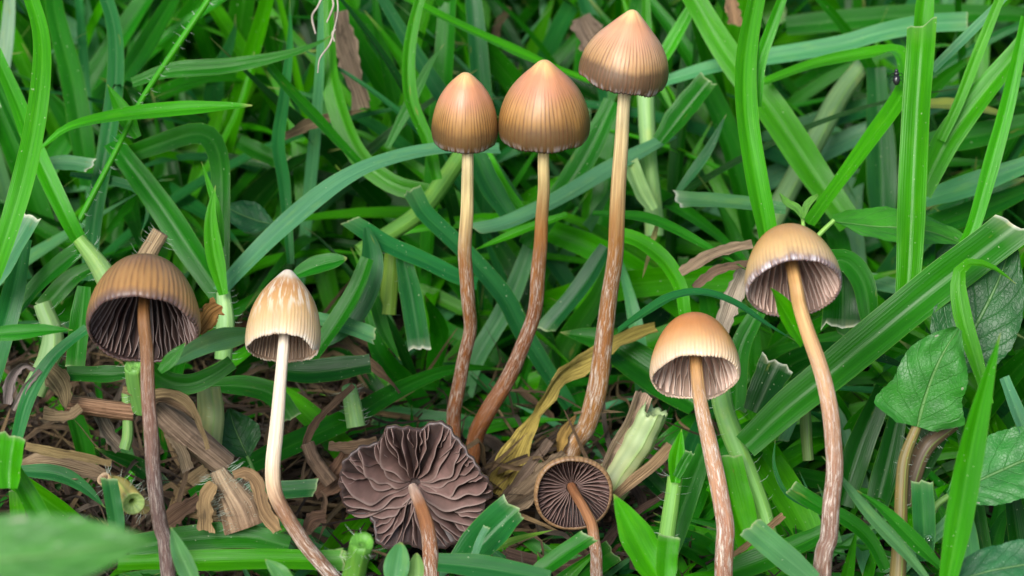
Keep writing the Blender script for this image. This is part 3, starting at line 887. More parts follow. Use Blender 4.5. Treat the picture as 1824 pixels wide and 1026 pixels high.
def flat_mushroom():
    rr = np.random.default_rng(5)
    d0 = -4.2
    k = px_cm(d0)
    zoomed = [(425, 238), (452, 210), (520, 195), (600, 203), (680, 240), (740, 300), (785, 375), (808, 432), (806, 480), (850, 525), (858, 575), (815, 640), (750, 730), (690, 800), (640, 850), (590, 892), (540, 880), (480, 838), (420, 862), (330, 880), (288, 845), (285, 792), (240, 772), (150, 750), (92, 690), (70, 600), (82, 480), (110, 395), (150, 380), (205, 398), (262, 432), (240, 350), (262, 262), (330, 226), (370, 246), (405, 250)]
    c = np.array([735.0, 876.0])
    pts = np.array([(580 + a / 2.85, 690 + b / 2.85) for a, b in zoomed]) - c
    ang = np.arctan2(-pts[:, 1], pts[:, 0]); rad = np.hypot(pts[:, 0], pts[:, 1]) * k
    o = np.argsort(ang)
    fa = np.linspace(-math.pi, math.pi, 720, endpoint=False)
    fr_ = np.interp(fa, ang[o], rad[o], period=2 * math.pi)
    kern = np.hanning(27); kern /= kern.sum()
    fr_ = np.convolve(np.concatenate([fr_[-13:], fr_, fr_[:13]]), kern, 'valid')
    fr_ = fr_ * (1 + .012 * np.sin(fa * 41) + .01 * np.sin(fa * 23 + 1))
    def Rf(a):
        a = (np.asarray(a) + math.pi) % (2 * math.pi) - math.pi
        return np.interp(a, fa, fr_, period=2 * math.pi)
    M = cap_frame((0.05, .30, .95))
    centre = at(c[0], c[1], d0)
    S, sm = trace(stem_end([(742, 884), (754, 914), (763, 950), (768, 1026)], -6.0), (d0 - .25, -6.0))
    S = np.vstack([(centre + M[:, 2] * 0.12)[None], S])
    P = smooth_curve(S, 60)
    o0 = P[-1].copy()
    root = tag(empty('mushroom', o0), 'flattened mushroom lying with its torn chocolate gills facing up, below the upright ones', 'mushroom', 'mushrooms lying gills up')
    sg = tube_geo(Geo(), P, np.array([20, 23, 26, 28, 31, 32]) * 0.5 * px_cm(sm), (.5, .5, .5), nu=26, vmode='unit', lump=.06, r=rr)
    note(sg.all())
    obj('stem', sg.mesh('stem', ST('stem rust with white top', [(0, (.60, .46, .38)), (.10, (.50, .34, .26)), (.2, (.30, .13, .055)), (.6, (.24, .10, .045)), (1, (.2, .09, .05))], .8, .3, .9), o0), root)
    def bowl(rho):
        return 0.42 * (1 - rho ** 2.0)
    th = np.linspace(-math.pi, math.pi, 241)
    wav = sum(rr.normal() * .05 * np.sin(j * th + rr.random() * 6) for j in (2, 3, 5, 8))
    rows = []
    rho = np.linspace(0, 1, 18)
    for q, back in [(r_, 0) for r_ in rho] + [(r_, 1) for r_ in rho[::-1]]:
        R = Rf(th) * q
        z = bowl(q) + wav * q ** 2 + back * (0.10 + 0.05 * (1 - q)) - (0 if back else 0)
        rows.append(np.stack([R * np.cos(th), R * np.sin(th), z], -1))
    V = np.array(rows)
    PV = np.zeros(V.shape); PV[..., 0] = (th + math.pi) / 6.2832
    PV[:18, :, 1] = 1.2; PV[18:, :, 1] = rho[::-1][:, None] * .98; PV[..., 2] = 4
    g = Geo().grid(V, PV, np.full(V.shape, .5))
    note(centre + g.all() @ M.T)
    co = obj('cap', g.mesh('cap', CAP_SMALL), root)
    co.matrix_local = Matrix.Translation(Vector((centre - o0) * CM)) @ Matrix([list(q) for q in M]).to_4x4()
    base = np.sort(rr.uniform(-1, 1, 28) * 0.05 + np.linspace(-math.pi, math.pi, 28, endpoint=False) * 0.98)
    def gill(a0, r0, r1, hgt, bend, lean):
        n, m = 26, 5
        q = np.linspace(r0, r1, n)
        a = a0 + bend * (q - .2) + wob(n, 3, .008, rr)
        R = Rf(a) * q
        hh = hgt * np.clip(np.sin(np.pi * np.clip((q - r0) / (r1 - r0) * .97 + .03, 0, 1)) ** .55, .05, 1) * (1 - .35 * q) * (1 + wob(n, 5, .12, rr))
        zb = bowl(q) + np.interp(a, th, wav, period=2 * math.pi) * q ** 2
        s = np.linspace(0, 1, m)
        sway = (lean + wob(n, 3, .17, rr))[:, None] * s[None, :] ** 1.3 * hh[:, None]
        ct, sn = np.cos(a)[:, None], np.sin(a)[:, None]
        half = 0.012 * (1 - .7 * s)[None, :]
        def side(e):
            t_ = sway + e * half
            return np.stack([R[:, None] * ct - sn * t_, R[:, None] * sn + ct * t_, (zb + .02)[:, None] - hh[:, None] * s[None, :]], -1)
        V = np.concatenate([side(1), side(-1)[:, ::-1]], 1)
        PV = np.zeros(V.shape); PV[..., 0] = q[:, None] * 2; PV[..., 1] = np.concatenate([s, s[::-1]]); PV[..., 2] = rr.random() * 20
        obj('gill', Geo().grid(V, PV, np.full(V.shape, .5)).mesh('gill', GM_FLAT), co)
    for a0 in base:
        gill(a0, .07, .985, rr.uniform(.24, .32), rr.normal() * .03 - .24 * math.cos(a0), rr.normal() * .12 + .75 * math.cos(a0))
        gill(a0 + rr.uniform(.07, .10), rr.uniform(.45, .62), .985, rr.uniform(.15, .22), -.2 * math.cos(a0), rr.normal() * .1 + .4 * math.cos(a0))
        if rr.random() < .15:
            gill(a0 + rr.uniform(.02, .15), rr.uniform(.7, .8), .985, rr.uniform(.12, .18), 0, rr.normal() * .2)
flat_mushroom()

MUSH = dict(SEEN)
# ------------------------------------------------------------------ traced grass leaves: base first, tip or cut end last
GC = {'Y': (0.040, 0.27, 0.001), 'G': (0.013, 0.150, 0.003), 'D': (0.004, 0.060, 0.002), 'B': (0.016, 0.135, 0.028), 'L': (0.090, 0.28, 0.105), 'P': (0.20, 0.38, 0.10)}  # L and partly B: sky sheen on the leaves painted into the base colour
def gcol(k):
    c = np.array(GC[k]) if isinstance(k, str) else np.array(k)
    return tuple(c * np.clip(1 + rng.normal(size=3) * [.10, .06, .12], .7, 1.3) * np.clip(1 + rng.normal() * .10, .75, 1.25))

G_BACK = 'leaves of the grass tangle behind the upright mushrooms'
LEAVES = [
 # label, points, width px, depth, kind, colour, roll, fold
 ('long pale green grass leaf curving down the edge of the litter patch', [(-25, 520), (5, 440), (40, 325), (62, 225), (74, 130), (72, 55), (48, -25)], 40, (-6.5, -5), 'mid', 'Y', 8, .2),
 ('greyish upright grass leaf behind the long pale curving leaf', [(-8, 190), (6, 120), (14, 50), (20, -30)], 28, 2, 'mid', (.16, .33, .17), 10, .2),
 ('broad deep green grass leaf leaning behind the bluish upright leaf', [(160, 330), (150, 275), (128, 140), (100, 30), (92, -40)], 42, (1, 3), 'mid', 'G', -15, .25),
 ('long bluish green upright grass leaf with a soft bend', [(158, 500), (168, 390), (192, 250), (206, 140), (203, 47), (180, -30)], 34, (-1.5, 0), 'mid', 'B', 10, .3),
 ('flat bright grass leaf with pale pointed tip resting across the bluish leaf', [(72, 265), (120, 228), (200, 208), (300, 196), (390, 190), (449, 188)], 39, -3, 'both', 'Y', -12, .22),
 ('short blunt grass leaf with brown tip under the flat pointed leaf', [(245, 245), (225, 210), (205, 175), (191, 150)], 30, -2.5, 'tip', 'Y', 0, .2),
 ('bright horizontal grass leaf ending beside the white root fibre', [(235, 148), (300, 126), (400, 118), (500, 100), (560, 80), (592, 62)], 30, (-1, -1.5), 'tip', 'G', -8, .25),
 ('wide grass leaf leaning up behind the hairy thin stem', [(220, 140), (262, 75), (315, -15)], 36, (1, 3), 'mid', 'G', 12, .25),
 ('narrow grass leaf slanting up beside the wide leaning leaf', [(280, 75), (330, 40), (392, 0), (420, -20)], 22, 3, 'mid', 'G', 0, .2),
 ('folded grass leaf that arches over and hangs down to a pale node', [(212, 282), (280, 258), (345, 238), (378, 250), (393, 300), (394, 390), (397, 520)], 38, (-1, -2.3), 'mid', 'G', (30, 0), .25),
 ('slim bright grass leaf pointing up inside the folded arching leaf', [(396, 440), (388, 380), (374, 335), (359, 288)], 15, -2.6, 'tip', 'Y', 0, .2),
 ('wide mid green grass leaf sloping down to the pale node', [(398, 532), (345, 455), (290, 372), (225, 285), (200, 250)], 50, (-2, -1.2), 'mid', 'G', -5, .3),
 ('long arching light grass leaf from the pale node up behind the egg shaped cap', [(392, 520), (440, 466), (520, 390), (610, 320), (700, 281), (800, 263), (890, 265)], 37, (-2.5, -1.2), 'mid', 'L', -10, .25),
 ('short cut grass leaf with a white torn end', [(70, 292), (118, 290), (163, 296)], 30, -1.5, 'cut', 'L', 0, .2),
 ('thin bent grass leaf hooking downward below the short cut leaf', [(125, 310), (200, 322), (246, 338), (264, 372), (250, 420)], 17, -1, 'tip', 'B', (0, 30), .2),
 ('straight narrow grass leaf slanting down toward the dry straw', [(478, 118), (520, 165), (575, 222), (640, 290)], 23, (-1, 0), 'mid', 'G', 0, .25),
 ('tall thin grass leaf standing beside the slanting narrow leaf', [(518, 470), (506, 330), (495, 258), (505, 180), (516, 80), (516, -2)], 24, (-1, 1), 'tip', 'B', 15, .25),
 ('cut grass leaf lying behind the tall thin leaf', [(425, 252), (470, 275), (505, 290)], 34, 1, 'cut', 'G', 0, .2),
 ('broad shining grass leaf with a yellow nick, behind the white root fibre', [(770, 345), (696, 326), (632, 268), (592, 160), (585, 80), (583, -20)], 38, (0, 1), 'mid', 'Y', 0, .22),
 ('upright curved grass leaf between the yellow nicked leaf and the egg shaped cap', [(778, 320), (762, 252), (732, 180), (728, 97), (742, 20), (755, -20)], 26, (-1, -1), 'mid', 'Y', 12, .3),
 ('slim pointed grass leaf leaning against the upright curved leaf', [(690, 262), (735, 175), (765, 115), (791, 78)], 20, .5, 'tip', 'G', 0, .25),
 ('long straight grass leaf slanting down behind the broad middle cap', [(700, -15), (813, 42), (911, 87), (985, 120), (1050, 145)], 30, .5, 'mid', 'Y', -10, .25),
 ('wide bluish grass leaf hanging below the gap between the egg shaped and broad caps', [(846, 272), (872, 330), (915, 396)], 46, 0, 'mid', 'B', 0, .25),
 ('narrow grass leaf beside the wide bluish hanging leaf', [(862, 268), (895, 330), (940, 390)], 24, .6, 'mid', 'Y', 10, .25),
 ('long straight cut grass leaf crossing behind the three upright stems', [(1015, 725), (931, 592), (896, 527), (826, 447), (755, 378), (733, 338)], 38, (-.8, -1.2), 'cut', 'B', 5, .25),
 ('broad grass leaf leaning between the middle and tallest stems', [(940, 440), (997, 352), (1047, 273), (1092, 180)], 48, (.2, .5), 'mid', 'G', -10, .3),
 ('wide light grass leaf with a cut end running behind the middle stem', [(1200, 240), (1094, 296), (985, 360), (900, 398), (848, 409)], 40, (.5, -.5), 'cut', 'L', 0, .22),
 ('thin pointed grass leaf ending behind the egg shaped mushroom stem', [(1010, 382), (930, 410), (842, 447)], 20, -.4, 'tip', 'Y', 0, .25),
 ('bright narrow grass leaf rising behind the tallest cap', [(1155, 180), (1152, 90), (1150, -20)], 21, 1.5, 'mid', 'Y', 0, .25),
 ('bright grass leaf slanting up beside the tallest cap', [(1165, 130), (1200, 70), (1245, -10)], 26, 1, 'mid', 'Y', 0, .3),
 ('broad diagonal grass leaf sloping down toward the weed seedling', [(1515, 400), (1453, 312), (1375, 195), (1297, 97), (1232, -10)], 58, (0, .5), 'mid', 'Y', -5, .22),
 ('thick upright grass leaf with a yellow scar above the honey tan cap', [(1378, 480), (1363, 400), (1346, 312), (1329, 200), (1329, 97), (1350, -20)], 46, (-4.5, -3), 'mid', 'Y', 5, .35),
 ('slim bright grass leaf splitting away from the scarred upright leaf', [(1347, 190), (1352, 117), (1371, 58), (1400, -20)], 24, -3.2, 'mid', 'Y', 0, .35),
 ('long light horizontal grass leaf with a square cut end', [(1180, 146), (1277, 117), (1375, 100), (1492, 80), (1570, 58), (1648, 43), (1723, 39)], 34, 1.2, 'cut', 'L', (0, 15), .25),
 ('folded grass leaf that runs level then bends sharply down', [(1360, 146), (1453, 113), (1560, 93), (1600, 91), (1614, 125), (1606, 168), (1550, 248), (1492, 327), (1440, 398)], 34, (0, -2.8), 'mid', 'Y', (-25, 10), .25),
 ('stout channelled grass leaf standing tall with a broken lip near its top', [(1612, 560), (1620, 470), (1627, 312), (1633, 195), (1641, 80), (1643, 42)], 52, (-3.8, -3.2), 'cut', 'Y', 0, .4),
 ('narrow upper end of the stout channelled leaf sheath', [(1641, 90), (1645, 30), (1650, -25)], 38, -2.9, 'mid', 'Y', 0, .35),
 ('broad bright grass leaf leaning away from the stout channelled leaf', [(1640, 345), (1687, 250), (1745, 172), (1825, 75)], 50, -2.4, 'mid', 'Y', 8, .3),
 ('slim greyish grass leaf slanting high beside the stout channelled leaf', [(1660, 125), (1726, 60), (1795, -10)], 19, -2, 'mid', 'L', 0, .3),
 ('thin hairy grass leaf rising between the slim greyish and bright leaning leaves', [(1676, 250), (1706, 187), (1741, 97), (1782, -5)], 22, -2.5, 'mid', 'Y', 0, .3),
 ('long bright grass leaf slanting up from the folded weed leaf', [(1712, 450), (1735, 400), (1766, 292), (1797, 175), (1828, 30)], 30, -3.6, 'mid', 'Y', 10, .3),
 ('wide pale grass leaf lying level behind the long bright slanting leaf', [(1645, 356), (1726, 331), (1850, 285)], 46, -1, 'mid', 'L', 0, .2),
 ('wide green grass leaf lying just beneath the pale level one', [(1640, 410), (1730, 380), (1850, 330)], 52, -.6, 'mid', 'G', 0, .2),
 ('dark level grass leaf high behind the square cut one', [(1400, 46), (1570, 31), (1735, 24), (1850, 28)], 42, 6, 'mid', 'G', 10, .2),
 ('wide bluish upright grass leaf behind the sharply bent one', [(1572, 380), (1568, 260), (1560, 120)], 54, 2, 'mid', 'B', 0, .3),
 ('short pale grass leaf with white ragged cut end beside the tallest stem', [(1400, 372), (1297, 359), (1205, 355)], 34, -1, 'cut', 'L', 0, .2),
 ('folded cut grass leaf leaning below the tallest cap', [(1175, 252), (1219, 195), (1263, 142)], 42, 0, 'cut', 'G', 0, .5),
 ('slim bluish grass leaf with a fine point behind the ragged cut leaf', [(1205, 345), (1258, 273), (1294, 203)], 19, 0, 'tip', 'B', 0, .25),
 ('grass leaf with yellow and orange blotches behind the bright leaning leaves', [(1650, 185), (1720, 188), (1790, 205)], 36, .6, 'mid', (.22, .34, .05), 0, .2),
 ('wide level grass leaf below the blotched one', [(1655, 255), (1765, 236), (1850, 214)], 50, 1, 'mid', 'G', 0, .2),
 ('very broad ribbon grass leaf running up to a white torn end', [(1328, 795), (1400, 728), (1470, 672), (1552, 604), (1665, 512), (1740, 455), (1812, 400)], 72, (-4.3, -4.9), 'cut', 'G', 0, .3),
 ('grass leaf arched over into a pale drooping tip above the weed', [(1762, 720), (1738, 640), (1714, 560), (1707, 495), (1725, 468), (1768, 476), (1810, 506)], 32, (-5.5, -5.2), 'tip', 'Y', (0, -20), .25),
 ('bright upright grass leaf standing in front of the lobed weed leaf', [(1683, 1060), (1706, 940), (1731, 800), (1756, 690), (1782, 593)], 50, (-9, -9.5), 'tip', 'Y', 0, .3),
 ('thin arching grass leaf running behind the tallest stem to the honey cap', [(1055, 380), (1140, 386), (1196, 405), (1271, 446), (1330, 480)], 22, (-1.5, -3), 'tip', 'G', 0, .25),
 ('bright arched grass leaf bending down beside the tallest stem', [(1095, 415), (1140, 430), (1185, 465), (1212, 512), (1220, 560)], 32, -2.4, 'mid', 'Y', 0, .25),
 ('bluish arched grass leaf tapering to a point below the honey cap', [(1100, 590), (1140, 562), (1196, 529), (1252, 521), (1309, 540), (1365, 577), (1418, 608)], 27, (-3.5, -5.2), 'tip', 'B', -10, .25),
 ('small bright pointed leaf poking into the honey cap gills', [(1432, 612), (1408, 568), (1388, 535), (1372, 512)], 38, (-7.1, -7.7), 'tip', 'Y', 0, .3),
 ('curled green grass leaf bending down beside the honey cap', [(1478, 462), (1512, 468), (1540, 510), (1552, 590)], 44, -4.2, 'mid', 'G', 20, .25),
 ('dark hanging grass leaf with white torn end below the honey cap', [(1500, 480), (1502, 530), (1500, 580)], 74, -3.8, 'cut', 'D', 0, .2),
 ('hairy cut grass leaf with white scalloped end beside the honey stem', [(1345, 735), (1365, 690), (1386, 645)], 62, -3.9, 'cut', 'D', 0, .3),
 ('green upright grass leaf behind the orange tan cap', [(1310, 730), (1316, 630), (1350, 555)], 42, -3, 'mid', 'G', 0, .3),
 ('bluish cut grass leaf lying at the foot of the tan and honey stems', [(1450, 1035), (1384, 980), (1335, 938)], 46, -8, 'cut', 'L', 0, .2),
 ('wide green grass leaf lying under the bluish cut one', [(1290, 1022), (1384, 987), (1475, 945)], 52, -5.8, 'mid', 'G', 0, .2),
 ('short folded grass leaf arching over at the honey stem foot', [(1578, 1015), (1552, 965), (1515, 930), (1459, 901), (1408, 868)], 30, -5.6, 'cut', 'G', 0, .3),
 ('narrow pale edged grass leaf slanting down beside the weed stem', [(1650, 1030), (1609, 980), (1552, 920), (1500, 855), (1464, 812)], 25, -7, 'tip', 'L', 0, .3),
 ('grass leaf with a chewed brown tip slanting across the weed stem', [(1675, 1010), (1620, 955), (1571, 906), (1526, 873)], 29, -7.2, 'tip', 'G', 0, .25),
 ('upright cut grass leaf with a water drop beside the weed stem', [(1648, 1000), (1646, 930), (1642, 858)], 40, -6.6, 'cut', 'B', 0, .25),
 ('thin curling grass leaf in the dark gap beside the honey stem', [(1440, 905), (1400, 878), (1379, 830), (1381, 782)], 9, -5, 'tip', 'B', 0, .2),
 ('green upright grass leaf beside the orange tan mushroom stem', [(1188, 985), (1215, 905), (1257, 795)], 46, -5, 'mid', 'G', 0, .3),
 ('bright wide pointed grass leaf leaning beside the small brown mushroom', [(1180, 1040), (1140, 968), (1112, 915), (1093, 880)], 64, -8, 'tip', 'Y', 0, .3),
 ('bright short cut grass leaf at the foot of the bright wide leaf', [(1185, 1040), (1187, 1000), (1191, 955)], 40, -8.2, 'cut', 'Y', 0, .3),
 ('upright channelled grass leaf behind the orange tan stem', [(1338, 985), (1310, 890), (1292, 812)], 58, -4.4, 'cut', 'Y', 0, .5),
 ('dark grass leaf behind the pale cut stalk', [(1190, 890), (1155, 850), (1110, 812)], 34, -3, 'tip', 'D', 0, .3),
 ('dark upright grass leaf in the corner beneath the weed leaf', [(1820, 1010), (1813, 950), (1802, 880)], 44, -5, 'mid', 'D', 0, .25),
 ('pale grass leaf slanting beside the broad weed leaf', [(1845, 810), (1815, 740), (1788, 672)], 30, -6, 'mid', 'L', 0, .3),
 ('hairy cut grass leaf sloping down behind the egg shaped stem', [(850, 506), (812, 492), (755, 465), (685, 433), (622, 393)], 34, (-1.4, -1.9), 'cut', 'B', 0, .25),
 ('curved grass leaf with a clear pale midrib', [(652, 405), (662, 465), (643, 530), (610, 580), (560, 622)], 52, -2, 'both', 'B', 0, .22),
 ('bluish cut grass leaf under the curved one', [(560, 566), (622, 582), (668, 600)], 34, -2.3, 'cut', 'L', 0, .2),
 ('hanging grass leaf with a split torn end beside the egg shaped stem', [(718, 458), (733, 530), (748, 622)], 40, -1.6, 'cut', 'B', 0, .3),
 ('dark narrow grass leaf beside the yellowish stalk', [(662, 515), (685, 590), (713, 642)], 24, -1.3, 'tip', 'G', 0, .25),
 ('long grass leaf with brown specks running up to the upright stems', [(340, 884), (425, 838), (520, 792), (620, 746), (715, 692), (810, 657), (905, 658)], 40, (-3.6, -2.2, -.3), 'tip', 'G', 0, .25),
 ('pale bluish grass leaf crossing under the long straight cut one', [(828, 705), (845, 645), (906, 538), (950, 425)], 38, .6, 'mid', 'L', 0, .25),
 ('bluish grass leaf slanting between the middle and tallest stems', [(1080, 440), (1036, 510), (972, 588)], 40, -.6, 'cut', 'B', 0, .3),
 ('wide dark grass leaf with pointed end spreading behind the tallest stem', [(1240, 722), (1141, 652), (1070, 606), (998, 592)], 80, (-1.6, -1), 'tip', 'G', 0, .25),
 ('level cut grass leaf behind the feet of the upright stems', [(895, 770), (800, 758), (740, 748), (663, 738)], 46, -.4, 'cut', 'B', 0, .2),
 ('folded cut grass leaf beside the flattened mushroom', [(815, 1010), (868, 955), (918, 905)], 66, -7, 'cut', 'B', 0, .55),
 ('thin upright grass leaf inside the folded cut leaf', [(842, 1000), (856, 960), (868, 938)], 15, -7.5, 'cut', 'L', 0, .3),
 ('yellowish thin grass leaf lying under the small brown mushroom', [(800, 1000), (870, 978), (930, 958), (985, 944)], 17, -6.2, 'tip', (.16, .30, .03), 0, .25),
 ('grass leaf lying at the foot of the small brown mushroom stem', [(945, 1030), (1000, 990), (1052, 955)], 40, -7.4, 'cut', 'G', 0, .25),
 ('level bluish grass leaf at the flattened mushroom stem foot', [(780, 1002), (860, 1010), (980, 1030)], 44, -7.8, 'mid', 'B', 0, .2),
 ('blunt pale grass leaf standing before the flattened mushroom', [(700, 1050), (706, 1010), (714, 966)], 46, -8.3, 'both', 'L', 0, .3),
 ('short pale grass leaf beside the flattened mushroom stem', [(738, 1050), (740, 1020), (742, 985)], 30, -8.2, 'both', 'P', 0, .3),
 ('pale grass leaf with white frayed cut end beside the ribbed mushroom', [(-25, 520), (10, 462), (56, 384)], 44, -4.2, 'cut', 'L', 0, .25),
 ('wide bluish grass leaf curving behind the frayed cut leaf', [(-20, 690), (2, 600), (26, 510), (42, 425)], 44, -3.6, 'mid', 'B', 0, .25),
 ('green grass leaf sloping from the pale node near the ribbed mushroom', [(150, 436), (85, 490), (27, 555), (-25, 610)], 36, -3.2, 'mid', 'G', 0, .3),
 ('level grass leaf with sharp white tip beside the ribbed mushroom', [(-30, 596), (30, 592), (80, 588), (130, 588)], 32, -7, 'tip', 'G', 0, .15),
 ('arched grass leaf bending over the dry litter', [(28, 790), (48, 715), (78, 657), (110, 620), (155, 585)], 27, -6, 'mid', 'B', 0, .25),
 ('short dark grass leaf tucked behind the ribbed cap', [(185, 468), (150, 482), (119, 503), (78, 548)], 34, -3.4, 'cut', 'G', 0, .25),
 ('dark cut grass leaf hanging below the ribbed cap edge', [(150, 510), (142, 580), (134, 655)], 36, -5, 'cut', 'G', 0, .3),
 ('shining grass leaf curving from under the pale cone to the ribbed gills', [(450, 594), (400, 604), (350, 622), (285, 660)], 44, (-5.6, -7.9), 'tip', 'L', -15, .25),
 ('curved grass leaf looping below the ribbed mushroom', [(262, 655), (300, 680), (340, 684), (380, 668), (414, 645)], 38, -5.6, 'mid', 'G', 10, .25),
 ('dark level grass leaf behind the green cut stub', [(118, 665), (175, 667), (235, 664)], 34, -5.4, 'mid', 'G', 0, .2),
 ('small green leaf piece in front of the ribbed gills', [(285, 662), (305, 640), (331, 610)], 24, -8, 'tip', 'G', 0, .25),
 ('dark grass leaf with cut end between the ribbed and pale stems', [(378, 686), (440, 688), (488, 704), (520, 745)], 38, -3.4, 'cut', 'G', 0, .25),
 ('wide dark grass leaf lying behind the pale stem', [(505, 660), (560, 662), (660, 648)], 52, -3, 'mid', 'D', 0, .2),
 ('green grass leaf leaning up from the pale cone cap', [(552, 640), (600, 572), (635, 512), (655, 460)], 38, -2.6, 'mid', 'G', 0, .3),
 ('short grass leaf pointing away behind the pale cone apex', [(520, 492), (565, 472), (618, 460)], 38, -3, 'both', 'G', 0, .25),
 ('square cut grass leaf behind the bend of the pale stem', [(430, 874), (500, 873), (563, 869)], 33, -4.4, 'cut', 'B', 0, .2),
 ('bluish grass leaf lying across the dry litter', [(25, 838), (100, 843), (150, 868), (188, 905)], 30, -6, 'tip', 'B', 0, .25),
 ('short cut grass leaf before the hollow yellow stub', [(212, 960), (204, 910), (194, 852)], 30, -7.8, 'cut', 'B', 0, .25),
 ('bright folded grass leaf with cut end at the litter edge', [(15, 870), (15, 830), (22, 775)], 56, -8, 'cut', 'Y', 0, .5),
 ('bright grass leaf slanting down behind the blurred weed leaf', [(90, 950), (55, 892), (22, 830)], 38, -7.6, 'mid', 'Y', 0, .3),
 ('dark level grass leaf crossing the ribbed mushroom stem foot', [(230, 975), (340, 958), (440, 955), (515, 972)], 50, -6.4, 'mid', 'G', 0, .2),
 ('long bright level grass leaf with cut end under the pale stem foot', [(210, 1004), (340, 1000), (476, 997), (612, 1000)], 44, -6.9, 'cut', 'Y', 0, .22),
 ('pale edged grass leaf standing at the ribbed mushroom stem foot', [(350, 1050), (322, 988), (304, 938)], 36, -9, 'tip', 'L', 0, .45),
 ('bluish leaf tip at the foot of the pale stem', [(520, 1050), (495, 1018), (472, 996)], 34, -9, 'tip', 'L', 0, .3),
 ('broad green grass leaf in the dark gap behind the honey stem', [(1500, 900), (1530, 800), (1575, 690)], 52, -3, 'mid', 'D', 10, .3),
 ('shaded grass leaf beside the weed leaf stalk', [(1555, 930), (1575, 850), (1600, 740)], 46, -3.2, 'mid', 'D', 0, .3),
 ('small grass leaf crossing the shaded weed stalk', [(1640, 860), (1665, 810), (1700, 750)], 16, -5, 'tip', 'G', 0, .3),
 ('narrow pale grass leaf under the chewed tip leaf', [(1600, 1000), (1680, 940), (1720, 880)], 26, -5.6, 'mid', 'L', 0, .3),
]
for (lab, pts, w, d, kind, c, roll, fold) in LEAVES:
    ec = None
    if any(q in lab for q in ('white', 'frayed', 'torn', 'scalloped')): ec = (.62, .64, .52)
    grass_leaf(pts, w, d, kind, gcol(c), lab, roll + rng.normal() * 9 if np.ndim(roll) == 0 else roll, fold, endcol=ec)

# ------------------------------------------------------------------ shoots, stalks and stubs
PALE = (.36, .52, .22)
grass_shoot([(398, 640), (402, 570), (398, 520)], -2.6, [30, 34, 26], (.20, .42, .12), 'pale hairy grass node where several leaves meet between the ribbed and pale caps', hairs=40, col_end=(.34, .55, .24),
    leaves=[([(398, 525), (380, 440), (376, 380), (384, 330)], 30, -2.9, 'tip', gcol('Y'), 0, .35)])
grass_shoot([(215, 545), (180, 478), (140, 425)], -3.6, [42, 40, 26], (.30, .46, .20), 'hairy pale grass shoot with two bright leaves behind the ribbed cap', hairs=60, col_end=(.24, .46, .10),
    leaves=[([(150, 445), (118, 385), (60, 260), (30, 180), (-10, 90)], 34, (-3.2, -2), 'mid', gcol('Y'), 0, .3),
            ([(145, 440), (105, 360), (50, 270), (-15, 130)], 26, (-3, -1.4), 'mid', gcol('G'), 25, .3)])
grass_shoot([(60, 700), (95, 610), (75, 540)], -4, [40, 44, 34], (.22, .36, .14), 'thick pale grass shoot behind the white tipped level leaf', hairs=30)
grass_shoot([(640, 450), (740, 385), (780, 338), (828, 268)], (-.5, .3), [30, 33, 35, 30], (.12, .30, .05), 'smooth pale green grass stalk leaning behind the egg shaped stem', end=None)
grass_shoot([(1166, 420), (1163, 360), (1155, 273), (1150, 150)], .8, [34, 33, 31, 30], (.24, .43, .16), 'pale striped grass stalk standing behind the tallest stem',
    leaves=[([(1163, 375), (1142, 340), (1122, 290)], 30, .2, 'cut', (.30, .50, .20), 0, .6)])
grass_shoot([(1360, 420), (1398, 350), (1453, 250), (1495, 172), (1540, 112)], (2, 3.4), [40, 42, 40, 36, 30], (.17, .30, .12), 'whitish translucent grass stalk behind the broad diagonal leaf')
grass_shoot([(1372, 960), (1357, 905), (1318, 810), (1290, 730), (1283, 690)], (-4.2, -3.8), [30, 32, 38, 40, 38], (.15, .36, .07), 'stout green grass stalk with a node beside the orange tan stem', hairs=40, col_end=(.22, .46, .12))
grass_shoot([(1180, 1010), (1190, 940), (1203, 850)], -5.6, [28, 30, 30], (.18, .40, .08), 'upright hairy grass shoot with a pointed sheath beside the cut stalk', hairs=30,
    leaves=[([(1203, 860), (1206, 815), (1214, 764)], 30, -5.8, 'tip', gcol('Y'), 0, .6), ([(1205, 850), (1218, 825), (1230, 805)], 18, -5.9, 'cut', gcol('G'), 0, .5)])
grass_shoot([(690, 560), (694, 510), (698, 452)], -1.2, [30, 31, 28], (.22, .36, .05), 'yellowish grass stalk with a joint behind the hanging split leaf', hairs=10)
grass_shoot([(252, 730), (243, 690), (237, 650)], (-5.9, -6.5), [30, 34, 33], (.14, .33, .07), 'short green stub cut off beside the ribbed mushroom stem', end='flat', hairs=20, name='cut_stub', cat='plant stub')
grass_shoot([(622, 1060), (634, 1010), (645, 964)], (-7.8, -8.4), [42, 40, 46], (.10, .28, .04), 'stout green stub cut off before the flattened mushroom', end='flat', hairs=30, name='cut_stub', cat='plant stub')
grass_shoot([(200, 862), (218, 872), (238, 897)], (-6.6, -7.4), [36, 40, 44], (.38, .33, .10), 'yellow green hollow stub lying in the litter facing out', end='hollow', hairs=40, name='cut_stub', cat='plant stub')
grass_shoot([(260, 905), (215, 880), (184, 852)], (-6.4, -7.0), [26, 26, 26], (.42, .32, .14), 'small straw coloured hollow stub beside the yellow green one', end='dryhollow', hairs=30, name='cut_stub', cat='plant stub')
grass_shoot([(370, 790), (376, 740), (372, 690)], -4.6, [50, 50, 44], (.30, .36, .15), 'pale flattened grass stalk rising from the litter by the ribbed stem', name='grass_shoot')
grass_shoot([(560, 1000), (595, 996), (618, 990)], -6.7, [36, 36, 34], (.20, .38, .09), 'pale cut stalk end by the foot of the white stem', end='flat', name='cut_stub', cat='plant stub')
grass_shoot([(635, 760), (628, 720), (622, 690)], -2.4, [34, 32, 28], (.20, .40, .14), 'small hairy green stub behind the brown specked leaf', end='round', hairs=40, name='cut_stub', cat='plant stub')
